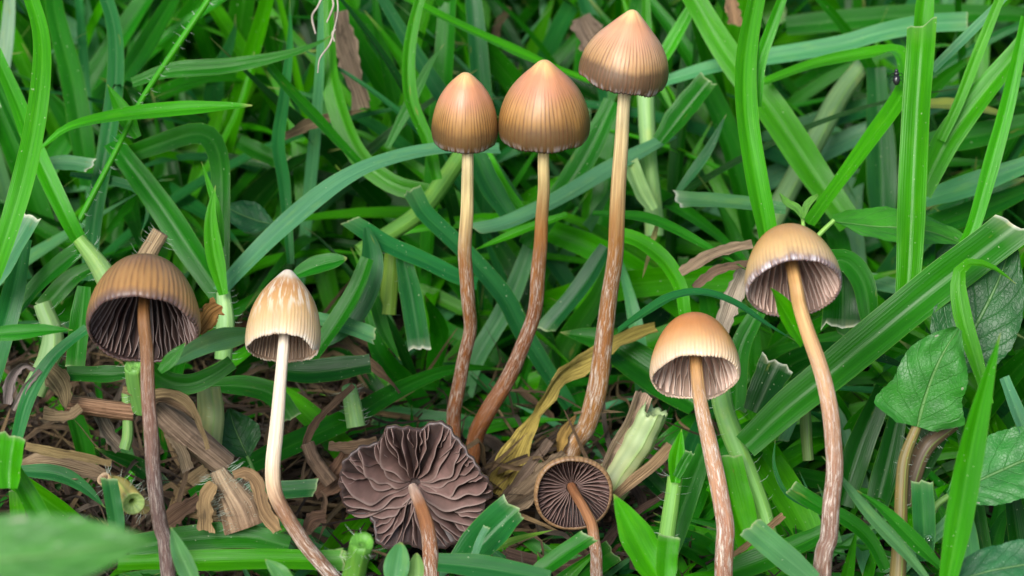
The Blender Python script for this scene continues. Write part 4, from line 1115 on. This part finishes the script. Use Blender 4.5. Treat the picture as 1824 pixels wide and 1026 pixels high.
grass_shoot([(222, 800), (228, 770), (225, 700)], -5.2, [20, 20, 18], (.14, .28, .08), 'thin pale grass shoot in the shade of the dry stems')
grass_shoot([(1440, 820), (1436, 770), (1434, 700)], -3.4, [20, 20, 18], (.10, .17, .05), 'shaded olive stem in the dark gap behind the honey stem')
P, dm = stalk_pts([(140, 395), (205, 272), (250, 182), (300, 105), (378, -10)], (-2.8, -2))
o0 = base_point(P)
root = tag(empty('grass_shoot', o0), 'thin hairy grass stem slanting across the bluish upright leaf', 'grass shoot')
g = tube_geo(Geo(), P, np.array([6, 5.5, 5, 5.5, 6]) * px_cm(dm), gcol('Y'), lump=.03); note(g.all())
obj('stem', g.mesh('stem', M_STALK, o0), root)
hairs_on(root, P, .045, 110, .12)
# loose short hairs along a few of the traced leaves are fine relief of those leaves
# ------------------------------------------------------------------ dry stalks, dead leaves and stubs
STRAW, TAN, BRN, DRK, GRY = (.38, .26, .12), (.25, .165, .088), (.15, .085, .044), (.075, .045, .026), (.21, .165, .12)
def dcol(c, j=.12):
    return tuple(np.array(c) * np.clip(1 + rng.normal() * j, .7, 1.35) * np.clip(1 + rng.normal(size=3) * .05, .85, 1.15))
DRY = [
 ('straw coloured dry leaf arched over the brown stem behind the ribbed stem', [(218, 694), (262, 702), (305, 700), (340, 722), (362, 770), (372, 800)], 19, -6.2, 'mid', STRAW, (10, 60), .5),
 ('hanging tan dry leaf with pointed end under the white tipped leaf', [(78, 652), (98, 672), (112, 695), (118, 730)], 44, -5.6, 'tip', TAN, 10, .4),
 ('curled fan shaped tan dry leaf below the hanging pointed one', [(145, 728), (125, 742), (90, 745), (74, 742)], 36, -5.6, 'cut', TAN, 20, .6),
 ('narrow straw lying across the litter toward the hollow stub', [(45, 795), (100, 806), (150, 815), (198, 826)], 18, -6.4, 'mid', STRAW, 20, .6),
 ('papery rolled tan dry leaf under the narrow straw', [(30, 830), (80, 825), (140, 838), (195, 850)], 48, -5.8, 'both', (.40, .28, .18), 0, .9),
 ('grey brown dry leaf twisted upright behind the ribbed stem', [(215, 800), (190, 770), (172, 735), (158, 700)], 34, -4.8, 'mid', GRY, (10, 60), .5),
 ('grey split dry leaf beneath the striped dry stalk', [(300, 770), (322, 800), (335, 838)], 24, -5.4, 'cut', GRY, 10, .5),
 ('flat straw leaf hanging from the fibrous stump', [(382, 862), (366, 890), (366, 945)], 32, -6.6, 'cut', STRAW, 15, .3),
 ('curled straw leaf arching off the fibrous stump', [(416, 848), (440, 842), (460, 862), (470, 905), (497, 945)], 26, -6.8, 'cut', STRAW, (0, 50), .5),
 ('brown dry leaf slanting under the fibrous stump', [(290, 935), (320, 912), (356, 888)], 36, -5.4, 'mid', BRN, 10, .3),
 ('twisted brown dry leaf hanging behind the curved midrib leaf', [(612, 605), (650, 638), (690, 672), (712, 700)], 19, -2, 'mid', BRN, (0, 90), .5),
 ('narrow brown dry leaf curving up beside the brown specked leaf', [(540, 800), (556, 762), (585, 728), (630, 686)], 15, -3.2, 'mid', BRN, 20, .5),
 ('level tan dry leaf touching the flattened cap', [(585, 795), (625, 798), (672, 785)], 24, -3.4, 'mid', TAN, 10, .5),
 ('long dead tan leaf hanging behind the yellow nicked leaf', [(604, 20), (612, 70), (628, 125), (652, 190)], 44, 1.6, 'cut', (.36, .27, .19), (10, 50), .5),
 ('narrow dead leaf lying level behind the yellow nicked leaf', [(498, 247), (560, 218), (610, 205), (655, 195)], 20, .6, 'tip', TAN, 30, .5),
 ('looping dead leaf behind the apex of the broad middle cap', [(880, 75), (888, 40), (905, 20), (890, 10)], 16, 4, 'mid', TAN, 20, .5),
 ('crumpled dead leaf behind the tallest cap', [(1035, 30), (1050, 62), (1078, 100)], 50, 3.4, 'cut', (.22, .15, .10), 20, .5),
 ('short dead leaf hanging above the square cut leaf', [(1300, -10), (1306, 20), (1310, 44)], 26, 2, 'cut', STRAW, 10, .5),
 ('orange brown curled scrap at the ribbed cap edge', [(352, 592), (366, 572), (376, 556), (392, 546)], 34, -6.2, 'cut', (.42, .20, .05), 20, .6),
 ('yellow dying grass leaf twisting up behind the tallest stem', [(880, 880), (916, 820), (944, 760), (972, 712), (1004, 668), (1050, 640), (1110, 604), (1168, 582)], 46, (-1.8, -2.2, -1.4), 'mid', (.50, .35, .065), (30, 10, -10, 60, 70, 10, 0, 20), .45),
 ('grey brown dry stalk leaning behind the small brown mushroom', [(893, 892), (935, 842), (980, 785)], 20, -2.8, 'mid', (.24, .17, .12), 20, .9),
 ('wide brown dry leaf under the small brown mushroom', [(905, 905), (950, 868), (1010, 812)], 46, -3.3, 'mid', TAN, 0, .4),
 ('thin straw lying across the tallest stem foot', [(1022, 736), (1065, 733), (1112, 734)], 8, -2.4, 'tip', STRAW, 0, .4),
 ('small folded yellow brown leaf against the tallest stem foot', [(996, 806), (1004, 775), (1026, 738)], 22, -2.2, 'tip', (.40, .28, .06), 20, .6),
 ('thin straw behind the foot of the orange tan stem', [(1300, 992), (1340, 965), (1396, 918)], 13, -5.4, 'cut', STRAW, 0, .5),
 ('pale dead leaf arching behind the honey cap', [(1212, 486), (1270, 452), (1340, 434)], 22, -2.8, 'mid', (.45, .33, .22), 20, .5),
 ('lower pale dead leaf behind the bluish arched leaf', [(1235, 512), (1280, 480), (1345, 468)], 18, -2.9, 'mid', TAN, 20, .5),
 ('pinkish dead stem behind the arched leaf below the honey cap', [(1285, 590), (1305, 535), (1326, 480)], 36, -2.6, 'mid', (.48, .38, .32), 0, .8),
 ('slim yellow straw hanging beside the tallest stem', [(1172, 395), (1160, 440), (1144, 496)], 10, -1.6, 'tip', (.52, .46, .16), 0, .4),
 ('brown dead leaf beneath the flattened mushroom', [(560, 880), (600, 850), (625, 800)], 46, -3.0, 'mid', BRN, 0, .4),
 ('loop of brown dead leaf beside the pale stem foot', [(545, 950), (570, 925), (578, 890), (570, 875)], 14, -4.4, 'mid', TAN, 30, .4),
 ('brown dead leaf under the long bright level leaf', [(360, 985), (420, 972), (470, 975)], 20, -5.6, 'mid', TAN, 10, .4),
 ('curled brown scrap beside the bend of the pale stem', [(545, 945), (555, 925), (580, 918)], 24, -5, 'cut', BRN, 30, .6),
 ('grey shrivelled dry leaf at the edge of the litter', [(12, 720), (18, 680), (40, 650), (66, 660)], 22, -5.6, 'mid', (.30, .25, .24), (20, 80), .5),
 ('grey shrivelled strip hanging before the tan dry leaf', [(22, 730), (45, 690), (72, 660)], 12, -6, 'mid', (.34, .29, .28), 40, .5),
]
for (lab, pts, w, d, kind, c, roll, fold) in DRY:
    wp = (1.15, 1.25, 1.1, .75, .35, .75, .95, .85, .6, .6, .6, .5) if lab.startswith('yellow dying') else None
    grass_leaf(pts, w, d, kind, dcol(c, .06), lab, roll, fold, name='dead_leaf', mat=M_DRY, cat='dead leaf', endcol=tuple(np.array(c) * 1.2), tipcol=tuple(np.array(c) * .6), wprof=wp, rag=.10)

def dry_stalk(pts, d, w, col, label, end='dryhollow', hairs=0, col_end=None, mat=None, sheaths=(), name='dry_stalk', lump=.07):
    P, dm = stalk_pts(pts, d, 30)
    R = np.asarray(w, float) * .5 * px_cm(dm)
    o0 = base_point(P)
    root = tag(empty(name, o0), label, 'plant stalk')
    g = tube_geo(Geo(), P, R, col, nu=34, end=end, col_end=col_end, lump=lump, ridge=.04); note(g.all())
    obj('stem', g.mesh('stem', mat or M_DRY, o0), root)
    hairs_on(root, P, float(np.mean(R)), hairs, .16)
    for (lp, lw, ld, lk, lc, lr, lf) in sheaths:
        Q, lm = trace(lp, ld)
        g = blade_geo(Geo(), smooth_curve(Q, 30), lw * px_cm(lm), lk, lc, lr, lf, endcol=tuple(np.array(lc) * 1.1)); note(g.all())
        obj('sheath', g.mesh('sheath', M_DRY, o0), root)
    return root
dry_stalk([(118, 718), (180, 727), (240, 735)], -5.2, [32, 34, 36], (.26, .14, .07), 'brown round dry stem lying level behind the ribbed mushroom stem')
dry_stalk([(400, 828), (352, 788), (310, 752), (272, 716)], (-5.0, -5.6), [50, 52, 50, 40], (.27, .19, .13), 'thick striped dry stalk slanting down behind the ribbed mushroom stem', end='round',
    sheaths=[([(345, 742), (318, 722), (285, 712), (262, 730)], 30, -6.0, 'mid', TAN, 20, .8)])
dry_stalk([(438, 940), (425, 905), (400, 862), (388, 838)], -6.3, [80, 72, 50, 32], (.22, .135, .075), 'fibrous hairy brown stump in the litter between two mushroom stems', hairs=420, lump=.16, col_end=(.34, .26, .16), name='dry_stump')
dry_stalk([(240, 500), (262, 455), (286, 414)], -3.6, [34, 34, 32], (.36, .26, .14), 'short tan hollow dry stalk poking out behind the ribbed cap', hairs=60)
dry_stalk([(1075, 880), (1110, 825), (1140, 780), (1166, 732)], (-3.4, -3.8), [58, 62, 62, 58], (.36, .40, .22), 'thick pale green cut stalk in papery brown sheaths beside the orange tan cap', end='flat', mat=M_STALK, col_end=(.36, .47, .22), hairs=20, name='cut_stalk', lump=.16,
    sheaths=[([(1072, 880), (1094, 810), (1122, 762), (1146, 700)], 34, (-3.6, -3.9), 'cut', (.40, .29, .20), 25, .7),
             ([(1085, 895), (1125, 862), (1165, 830), (1196, 796)], 24, (-3.7, -4.2), 'cut', (.40, .27, .14), -10, .7)])
dry_stalk([(590, 860), (560, 820), (548, 790)], -3.2, [26, 26, 24], (.16, .10, .06), 'dark dry stub in the gap behind the pale stem')

# crumpled scraps of the litter bed
def scrap(px, py, big):
    d = ground_d(py) - rng.uniform(.1, .7)
    c = at(px, py, d)
    L = rng.uniform(.8, 2.6) if big else rng.uniform(.4, 1.6)
    a = rng.uniform(0, 2 * math.pi)
    e = np.array([math.cos(a), math.sin(a), rng.normal() * .25])
    side = np.array([-e[1], e[0], 0])
    curl = rng.uniform(.1, .7)
    pts = [c + e * (t - .5) * L + side * rng.normal() * .12 * L + np.array([0, 0, curl * (4 * (t - .5) ** 2) * L * .35]) for t in np.linspace(0, 1, 5)]
    P = smooth_curve(np.array(pts), 18 if big else 7)
    P[:, 2] = np.maximum(P[:, 2], .02)
    w = rng.uniform(.08, .27) if big else rng.uniform(.02, .09)
    kc = rng.choice(5, p=[.10, .20, .28, .28, .14])
    base = [STRAW, TAN, BRN, DRK, GRY][kc]
    look = ('long ' if L > 1.7 else 'short ') + ('wide ' if w > .22 else 'narrow ') + ['straw coloured', 'tan', 'brown', 'dark brown', 'grey'][kc]
    return P, w, dcol(base, .12), look
spots = [(rng.uniform(-10, 640), rng.uniform(690, 1010)) for _ in range(64)] + [(rng.uniform(560, 1180), rng.uniform(780, 1000)) for _ in range(26)] + [(rng.uniform(200, 460), rng.uniform(380, 560)) for _ in range(8)]
for i, (x, y) in enumerate(spots):
    P, w, c, look = scrap(x, y, True)
    g = blade_geo(Geo(), P, w, ['mid', 'both', 'cut'][i % 3], c, (rng.uniform(-60, 60), rng.uniform(-60, 60)), rng.uniform(.2, .8), 7, endcol=c, tipcol=c, rag=.14)
    o0 = base_point(P)
    place = 0 if i < 64 else 1 if i < 90 else 2
    tag(obj('dead_leaf', g.mesh('dead_leaf', M_DRY, o0), loc=o0),
        look + [' dead grass scrap in the litter round the ribbed and pale stems', ' dead grass scrap on the soil below the upright mushrooms', ' dead grass scrap in the shade above the ribbed cap'][place], 'dead leaf',
        ['scraps in the open litter', 'scraps below the upright mushrooms', 'scraps above the ribbed cap'][place])
G = Geo()
for _ in range(3400):
    y = 640 + 800 * rng.random() ** 1.5; x = rng.uniform(-80, 1900) if rng.random() < .4 else rng.uniform(-60, 700)
    P, w, c, look = scrap(x, y, False)
    blade_geo(G, P, w, 'both', tuple(np.array(c) * .5), (rng.uniform(-80, 80), rng.uniform(-80, 80)), .5, 4, tipcol=c)
for _ in range(620):                      # thin tangled straws
    px, py = (rng.uniform(-40, 660), rng.uniform(660, 1000)) if rng.random() < .7 else (rng.uniform(560, 1250), rng.uniform(760, 1010))
    c = at(px, py, ground_d(py)) + np.array([0, 0, rng.uniform(.05, .9)])
    a = rng.uniform(0, 6.28); L = rng.uniform(.8, 2.8)
    e = np.array([math.cos(a), math.sin(a), rng.normal() * .35])
    Q = np.array([c + e * (t - .5) * L + rng.normal(size=3) * .12 * L for t in np.linspace(0, 1, 4)])
    Q[:, 2] = np.maximum(Q[:, 2], .05)
    b = np.array([STRAW, TAN, BRN, GRY, DRK][rng.integers(0, 5)])
    blade_geo(G, smooth_curve(Q, 14), rng.uniform(.03, .10), 'both', tuple(b * rng.uniform(.6, 1.1)), (rng.uniform(-80, 80), rng.uniform(-80, 80)), .6, 4, tipcol=tuple(b))
tag(obj('leaf_litter', G.mesh('leaf_litter', M_DRY)), 'fine brown crumbs of dead grass covering the soil', 'litter', kind='stuff')

# ------------------------------------------------------------------ broad leaved weeds
def weed(label, stems, leaves, name='weed_plant', cat='weed', record=True, serr=.05):
    root = None
    for (pts, d, w, col, hairs) in stems:
        P, dm = stalk_pts(pts, d, 36)
        R = np.asarray(w, float) * .5 * px_cm(dm)
        if root is None:
            o0 = base_point(P); root = tag(empty(name, o0), label, cat)
        g = tube_geo(Geo(), P, R, col, lump=.05)
        if record: note(g.all())
        obj('stem', g.mesh('stem', M_STALK, o0), root)
        hairs_on(root, P, float(np.mean(R)), hairs, .1)
    for (pts, d, hw, col, fold, roll) in leaves:
        Q, dm = trace(pts, d)
        P = smooth_curve(Q, 46)
        if root is None:
            o0 = base_point(P); root = tag(empty(name, o0), label, cat)
        g = broad_leaf_geo(Geo(), P, np.asarray(hw, float) * px_cm(dm), col, fold, roll, serr)
        if record: note(g.all())
        obj('leaf', g.mesh('leaf', M_BROAD, o0), root)
    return root
WG = (.028, .19, .018)
weed('lobed weed on a brown green stem, its leaf facing out beside the ribbon leaf',
     [([(1592, 1120), (1600, 1010), (1604, 930), (1606, 870), (1612, 815), (1634, 758)], (-6.2, -6.0), [32, 30, 28, 26, 24, 18], (.17, .14, .05), 40),
      ([(1614, 900), (1626, 850), (1650, 795), (1700, 755)], -5.6, [30, 32, 32, 26], (.12, .085, .05), 90)],
     [([(1634, 760), (1646, 715), (1662, 668), (1684, 622), (1708, 585)], (-6.1, -6.4), [34, 88, 76, 62, 64, 60, 46, 28, 6], WG, .12, 0),
      ([(1690, 660), (1738, 580), (1776, 505), (1806, 425)], (-5.0, -4.6), [20, 66, 78, 70, 52, 30, 4], (.010, .09, .012), .1, 0)])
weed('broad weed leaf spreading out behind the bright upright grass leaf', [([(1640, 960), (1665, 905), (1692, 882)], -5.8, [14, 14, 12], (.12, .26, .06), 10)],
     [([(1690, 884), (1740, 858), (1800, 830), (1870, 800)], -6.2, [6, 44, 62, 68, 62, 50], (.032, .20, .03), .12, 0)])
weed('dull green weed leaf low in the corner beside the bright upright grass leaf', [], [([(1690, 1040), (1760, 1018), (1860, 1000)], -8.6, [6, 34, 44, 48, 40], (.02, .13, .04), .12, 0)])
weed('folded light green weed leaf with a grey patch behind the stout channelled leaf', [([(1440, 440), (1462, 415), (1486, 392)], -3.6, [9, 9, 8], (.20, .42, .08), 0)],
     [([(1482, 394), (1545, 402), (1630, 408), (1690, 424), (1738, 448)], (-3.0, -2.4), [8, 30, 44, 46, 34, 18, 3], (.04, .24, .012), .25, -15)])
weed('weed seedling with two small curved leaves above the honey cap', [([(1432, 440), (1431, 410), (1430, 385)], -3.9, [8, 8, 7], (.22, .44, .08), 0)],
     [([(1430, 390), (1420, 372), (1402, 362), (1388, 345)], -4.0, [3, 7, 8, 7, 2], (.10, .30, .03), .4, 0), ([(1430, 388), (1436, 368), (1446, 356), (1457, 347)], -4.0, [3, 6, 7, 6, 2], (.10, .30, .03), .4, 0)], name='weed_seedling', serr=0.0)
weed('large out of focus weed leaf hanging close in front of the litter', [], [([(-120, 1015), (-20, 1000), (80, 990), (180, 975), (270, 966)], -19.5, [40, 74, 84, 84, 76, 60, 34, 3], (.055, .22, .028), .1, 0)], record=False)
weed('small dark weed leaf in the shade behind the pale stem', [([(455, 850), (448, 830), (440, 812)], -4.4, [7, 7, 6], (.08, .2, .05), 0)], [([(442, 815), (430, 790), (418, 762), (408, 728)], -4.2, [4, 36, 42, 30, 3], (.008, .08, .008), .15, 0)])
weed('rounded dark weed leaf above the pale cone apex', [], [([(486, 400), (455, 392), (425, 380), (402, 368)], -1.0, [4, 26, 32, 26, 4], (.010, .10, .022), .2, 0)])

# ------------------------------------------------------------------ small things
def fibre(label, lines):
    root = None
    for (pts, d, w) in lines:
        P, dm = stalk_pts(pts, d, 40)
        if root is None:
            o0 = base_point(P); root = tag(empty('root_fibre', o0), label, 'root')
        obj('strand', tube_geo(Geo(), P, np.array(w) * .5 * px_cm(dm), (.6, .55, .46), nu=7, lump=.1).mesh('strand', M_FIBRE, o0), root)
fibre('white torn root fibre draped at the end of the bright horizontal leaf', [([(566, 130), (570, 104), (588, 78), (596, 50), (602, 20), (600, -12)], -2.2, [2, 3, 4, 4, 4, 3]), ([(596, 74), (592, 60), (598, 52)], -2.2, [3, 4, 4]), ([(582, 40), (590, 22), (594, 8), (590, -10)], -2.1, [2, 4, 4, 4]), ([(562, 60), (556, 30), (566, 12), (574, -5)], -1.6, [3, 4, 4, 4])])

def ellipsoid(g, c, ax, col=(.5, .5, .5), n=10, m=14):
    t = np.linspace(0, math.pi, n); p = np.linspace(0, 2 * math.pi, m + 1)
    S = np.stack([np.sin(t)[:, None] * np.cos(p), np.sin(t)[:, None] * np.sin(p), np.cos(t)[:, None] * np.ones(m + 1)], -1)
    V = c + S[..., 0:1] * ax[0] + S[..., 1:2] * ax[1] + S[..., 2:3] * ax[2]
    g.grid(V, np.zeros(V.shape), np.full(V.shape, .5)); return g
c0 = at(1597, 138, -2.0)
bt = tag(empty('beetle', c0), 'tiny black beetle on the sharply bent grass leaf', 'beetle')
for nm, off, sz in (('abdomen', -.035, (.055, .05, .085)), ('thorax', .055, (.045, .04, .04)), ('head', .10, (.03, .03, .03))):
    obj(nm, ellipsoid(Geo(), UP * off, (RT * sz[0], FW * sz[1], UP * sz[2])).mesh(nm, M_BEETLE), bt)
for k in range(6):
    s = -1 if k < 3 else 1
    z = (-.05, 0.0, .05)[k % 3]
    Q = np.array([UP * z, UP * (z + .01) + RT * s * .07 - FW * .02, UP * (z - .03) + RT * s * .10 + FW * .04])
    obj('leg', tube_geo(Geo(), smooth_curve(Q, 8), .006, (.5, .5, .5), nu=5).mesh('leg', M_BEETLE), bt)
nd = NT('clear water'); nd.base((1, 1, 1), 0.02); nd.bsdf.inputs['Transmission Weight'].default_value = 1.0; nd.bsdf.inputs['IOR'].default_value = 1.33
wd = at(1654, 960, -6.75)
tag(obj('water_drop', ellipsoid(Geo(), np.zeros(3), (RT * .045, FW * .03, UP * .055)).mesh('water_drop', nd.m), loc=wd), 'clear water drop on the upright cut grass leaf', 'water drop')

# ------------------------------------------------------------------ filler grass: the tangle behind everything
grow = {}
for (a, b), v in SEEN.items():
    for i in (-1, 0, 1):
        for j in (-1, 0, 1):
            k = (a + i, b + j)
            if v > grow.get(k, -99): grow[k] = v
def free(P):
    x, y, d = project(P)
    for a, b, c, z in zip(x, y, d, P[:, 2]):
        if -40 < a < 1864 and -40 < b < 1066:
            lim = grow.get((int(a // 19), int(b // 19)))
            floor = ground_d(b) - (2.2 if b < 640 else 1.3)
            if lim is not None:
                if c < lim + .25: return False
            elif c < min(floor, 1.5 if b < 560 else 9): return False
    return True
def filler_path(r):
    Y = r.uniform(-6, 30)
    half = 9.5 + (Y + 6) * .16
    X = r.uniform(-half - 3, half + 3)
    base = np.array([X, Y, -.1])
    x, y, d = project(base[None])
    if y[0] > 640 and x[0] < 660 and r.random() < .9: return None
    L = r.uniform(3.5, 10.5) if Y > 1.5 else r.uniform(1.5, 5)
    az = r.uniform(0, 2 * math.pi)
    tilt = math.radians(r.uniform(5, 75)); bend = math.radians(r.uniform(-10, 85))
    h = np.array([math.cos(az), math.sin(az), 0])
    n = 14
    ang = tilt + bend * np.linspace(0, 1, n) ** 1.5
    step = L / (n - 1)
    D = h[None] * np.sin(ang)[:, None] + np.array([0, 0, 1.0])[None] * np.cos(ang)[:, None]
    P = base + np.vstack([np.zeros(3), np.cumsum(D[:-1] * step, axis=0)])
    P[:, :2] += np.outer(wob(n, 2, .15, r) * np.linspace(0, 1, n), [-h[1], h[0]])
    P[1:, 2] = np.maximum(P[1:, 2], .1)
    return P
fr = np.random.default_rng(77)
acc = []
tries = 0
while len(acc) < 4600 and tries < 34000:
    tries += 1
    P = filler_path(fr)
    if P is None or not free(P): continue
    x, y, d = project(P)
    inview = np.mean((x > 0) & (x < 1824) & (y > 0) & (y < 1026))
    acc.append((bool(inview > .35), float(d.min()), P))
grown_mush = {}
for (a, b), v in MUSH.items():
    for i in (-1, 0, 1):
        for j in (-1, 0, 1):
            k = (a + i, b + j)
            if v > grown_mush.get(k, -99): grown_mush[k] = v
def free_front(P):
    x, y, d = project(P)
    for a, b, c in zip(x, y, d):
        lim = grown_mush.get((int(a // 19), int(b // 19)))
        if lim is not None and c < lim + .3: return False
        if c < -3.2 and b < 560: return False
        if c < ground_d(b) - 2.0 and b >= 560: return False
    return True
more = 0
while more < 110:                      # slim leaves woven between the traced ones
    P = filler_path(fr)
    if P is None or not free_front(P): continue
    x, y, d = project(P)
    if np.mean((x > 0) & (x < 1824) & (y > 0) & (y < 1026)) < .6: continue
    acc.append((True, -50.0, P)); more += 1
low = 0
while low < 900:                       # short grass and clippings over the litter bed
    px, py = fr.uniform(-250, 2050), fr.uniform(700, 1060) if fr.random() < .6 else fr.uniform(1060, 1500)
    if px < 640 and py < 960 and fr.random() < .3: continue
    c = at(px, py, ground_d(py)); az = fr.uniform(0, 6.28); L = fr.uniform(.8, 2.6); n = 14
    tl = math.radians(fr.uniform(35, 88)) + np.linspace(0, .5, n)
    D = np.array([math.cos(az), math.sin(az), 0])[None] * np.sin(tl)[:, None] + np.array([0, 0, 1.])[None] * np.cos(tl)[:, None]
    P = c + np.vstack([np.zeros(3), np.cumsum(D[:-1] * L / n, axis=0)])
    P[:, 2] = np.maximum(P[:, 2], .05)
    if not free_front(P): continue
    acc.append((False, 0.0, P)); low += 1
acc.sort(key=lambda q: (-q[0], q[1]))
room = max(0, 296 - len(LEAVES))
G = Geo()
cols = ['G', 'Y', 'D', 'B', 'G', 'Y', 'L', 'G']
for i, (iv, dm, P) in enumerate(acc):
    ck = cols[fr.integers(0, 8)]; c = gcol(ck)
    w = fr.uniform(.08, .26) if dm == 0.0 else fr.uniform(.16, .50) if dm > -49 else fr.uniform(.10, .28)
    roll = (fr.uniform(-50, 50), fr.uniform(-50, 50))
    kind = 'cut' if fr.random() < .06 else 'tip'
    if i < room and iv:
        Pq = smooth_curve(P, 26)
        g = blade_geo(Geo(), Pq, w, kind, c, roll, fr.uniform(.15, .4), 7, r=fr)
        x, y, d = project(Pq)
        zone = 0 if np.mean(x) < 720 else 1 if np.mean(x) < 1240 else 2
        ang = math.degrees(math.atan2(abs(x[-1] - x[0]), abs(y[-1] - y[0]) + 1e-6))
        lab = ('broad ' if w > .34 else 'narrow ') + {'G': 'mid green', 'D': 'dark green', 'B': 'bluish green', 'Y': 'bright green', 'L': 'pale green'}[ck] + (' cut' if kind == 'cut' else ' pointed') + (' upright' if ang < 35 else ' slanting' if ang < 62 else ' level')
        lab += [' grass leaf in the tangle behind the ribbed and pale mushrooms', ' grass leaf in the tangle behind the three upright mushrooms', ' grass leaf in the tangle behind the honey tan mushroom'][zone]
        tag(obj('grass_leaf', g.mesh('grass_leaf', M_GRASS, P[0]), loc=P[0]), lab, 'grass leaf', ['tangle behind the ribbed and pale mushrooms', 'tangle behind the upright mushrooms', 'tangle behind the honey tan mushroom'][zone])
    else:
        blade_geo(G, P, w, kind, c, roll, fr.uniform(.15, .4), 5, r=fr)
tag(obj('grass', G.mesh('grass', M_GRASS)), 'dense shaded grass filling the ground behind the mushrooms', 'grass', kind='stuff')
print('filler', len(acc), 'tries', tries)
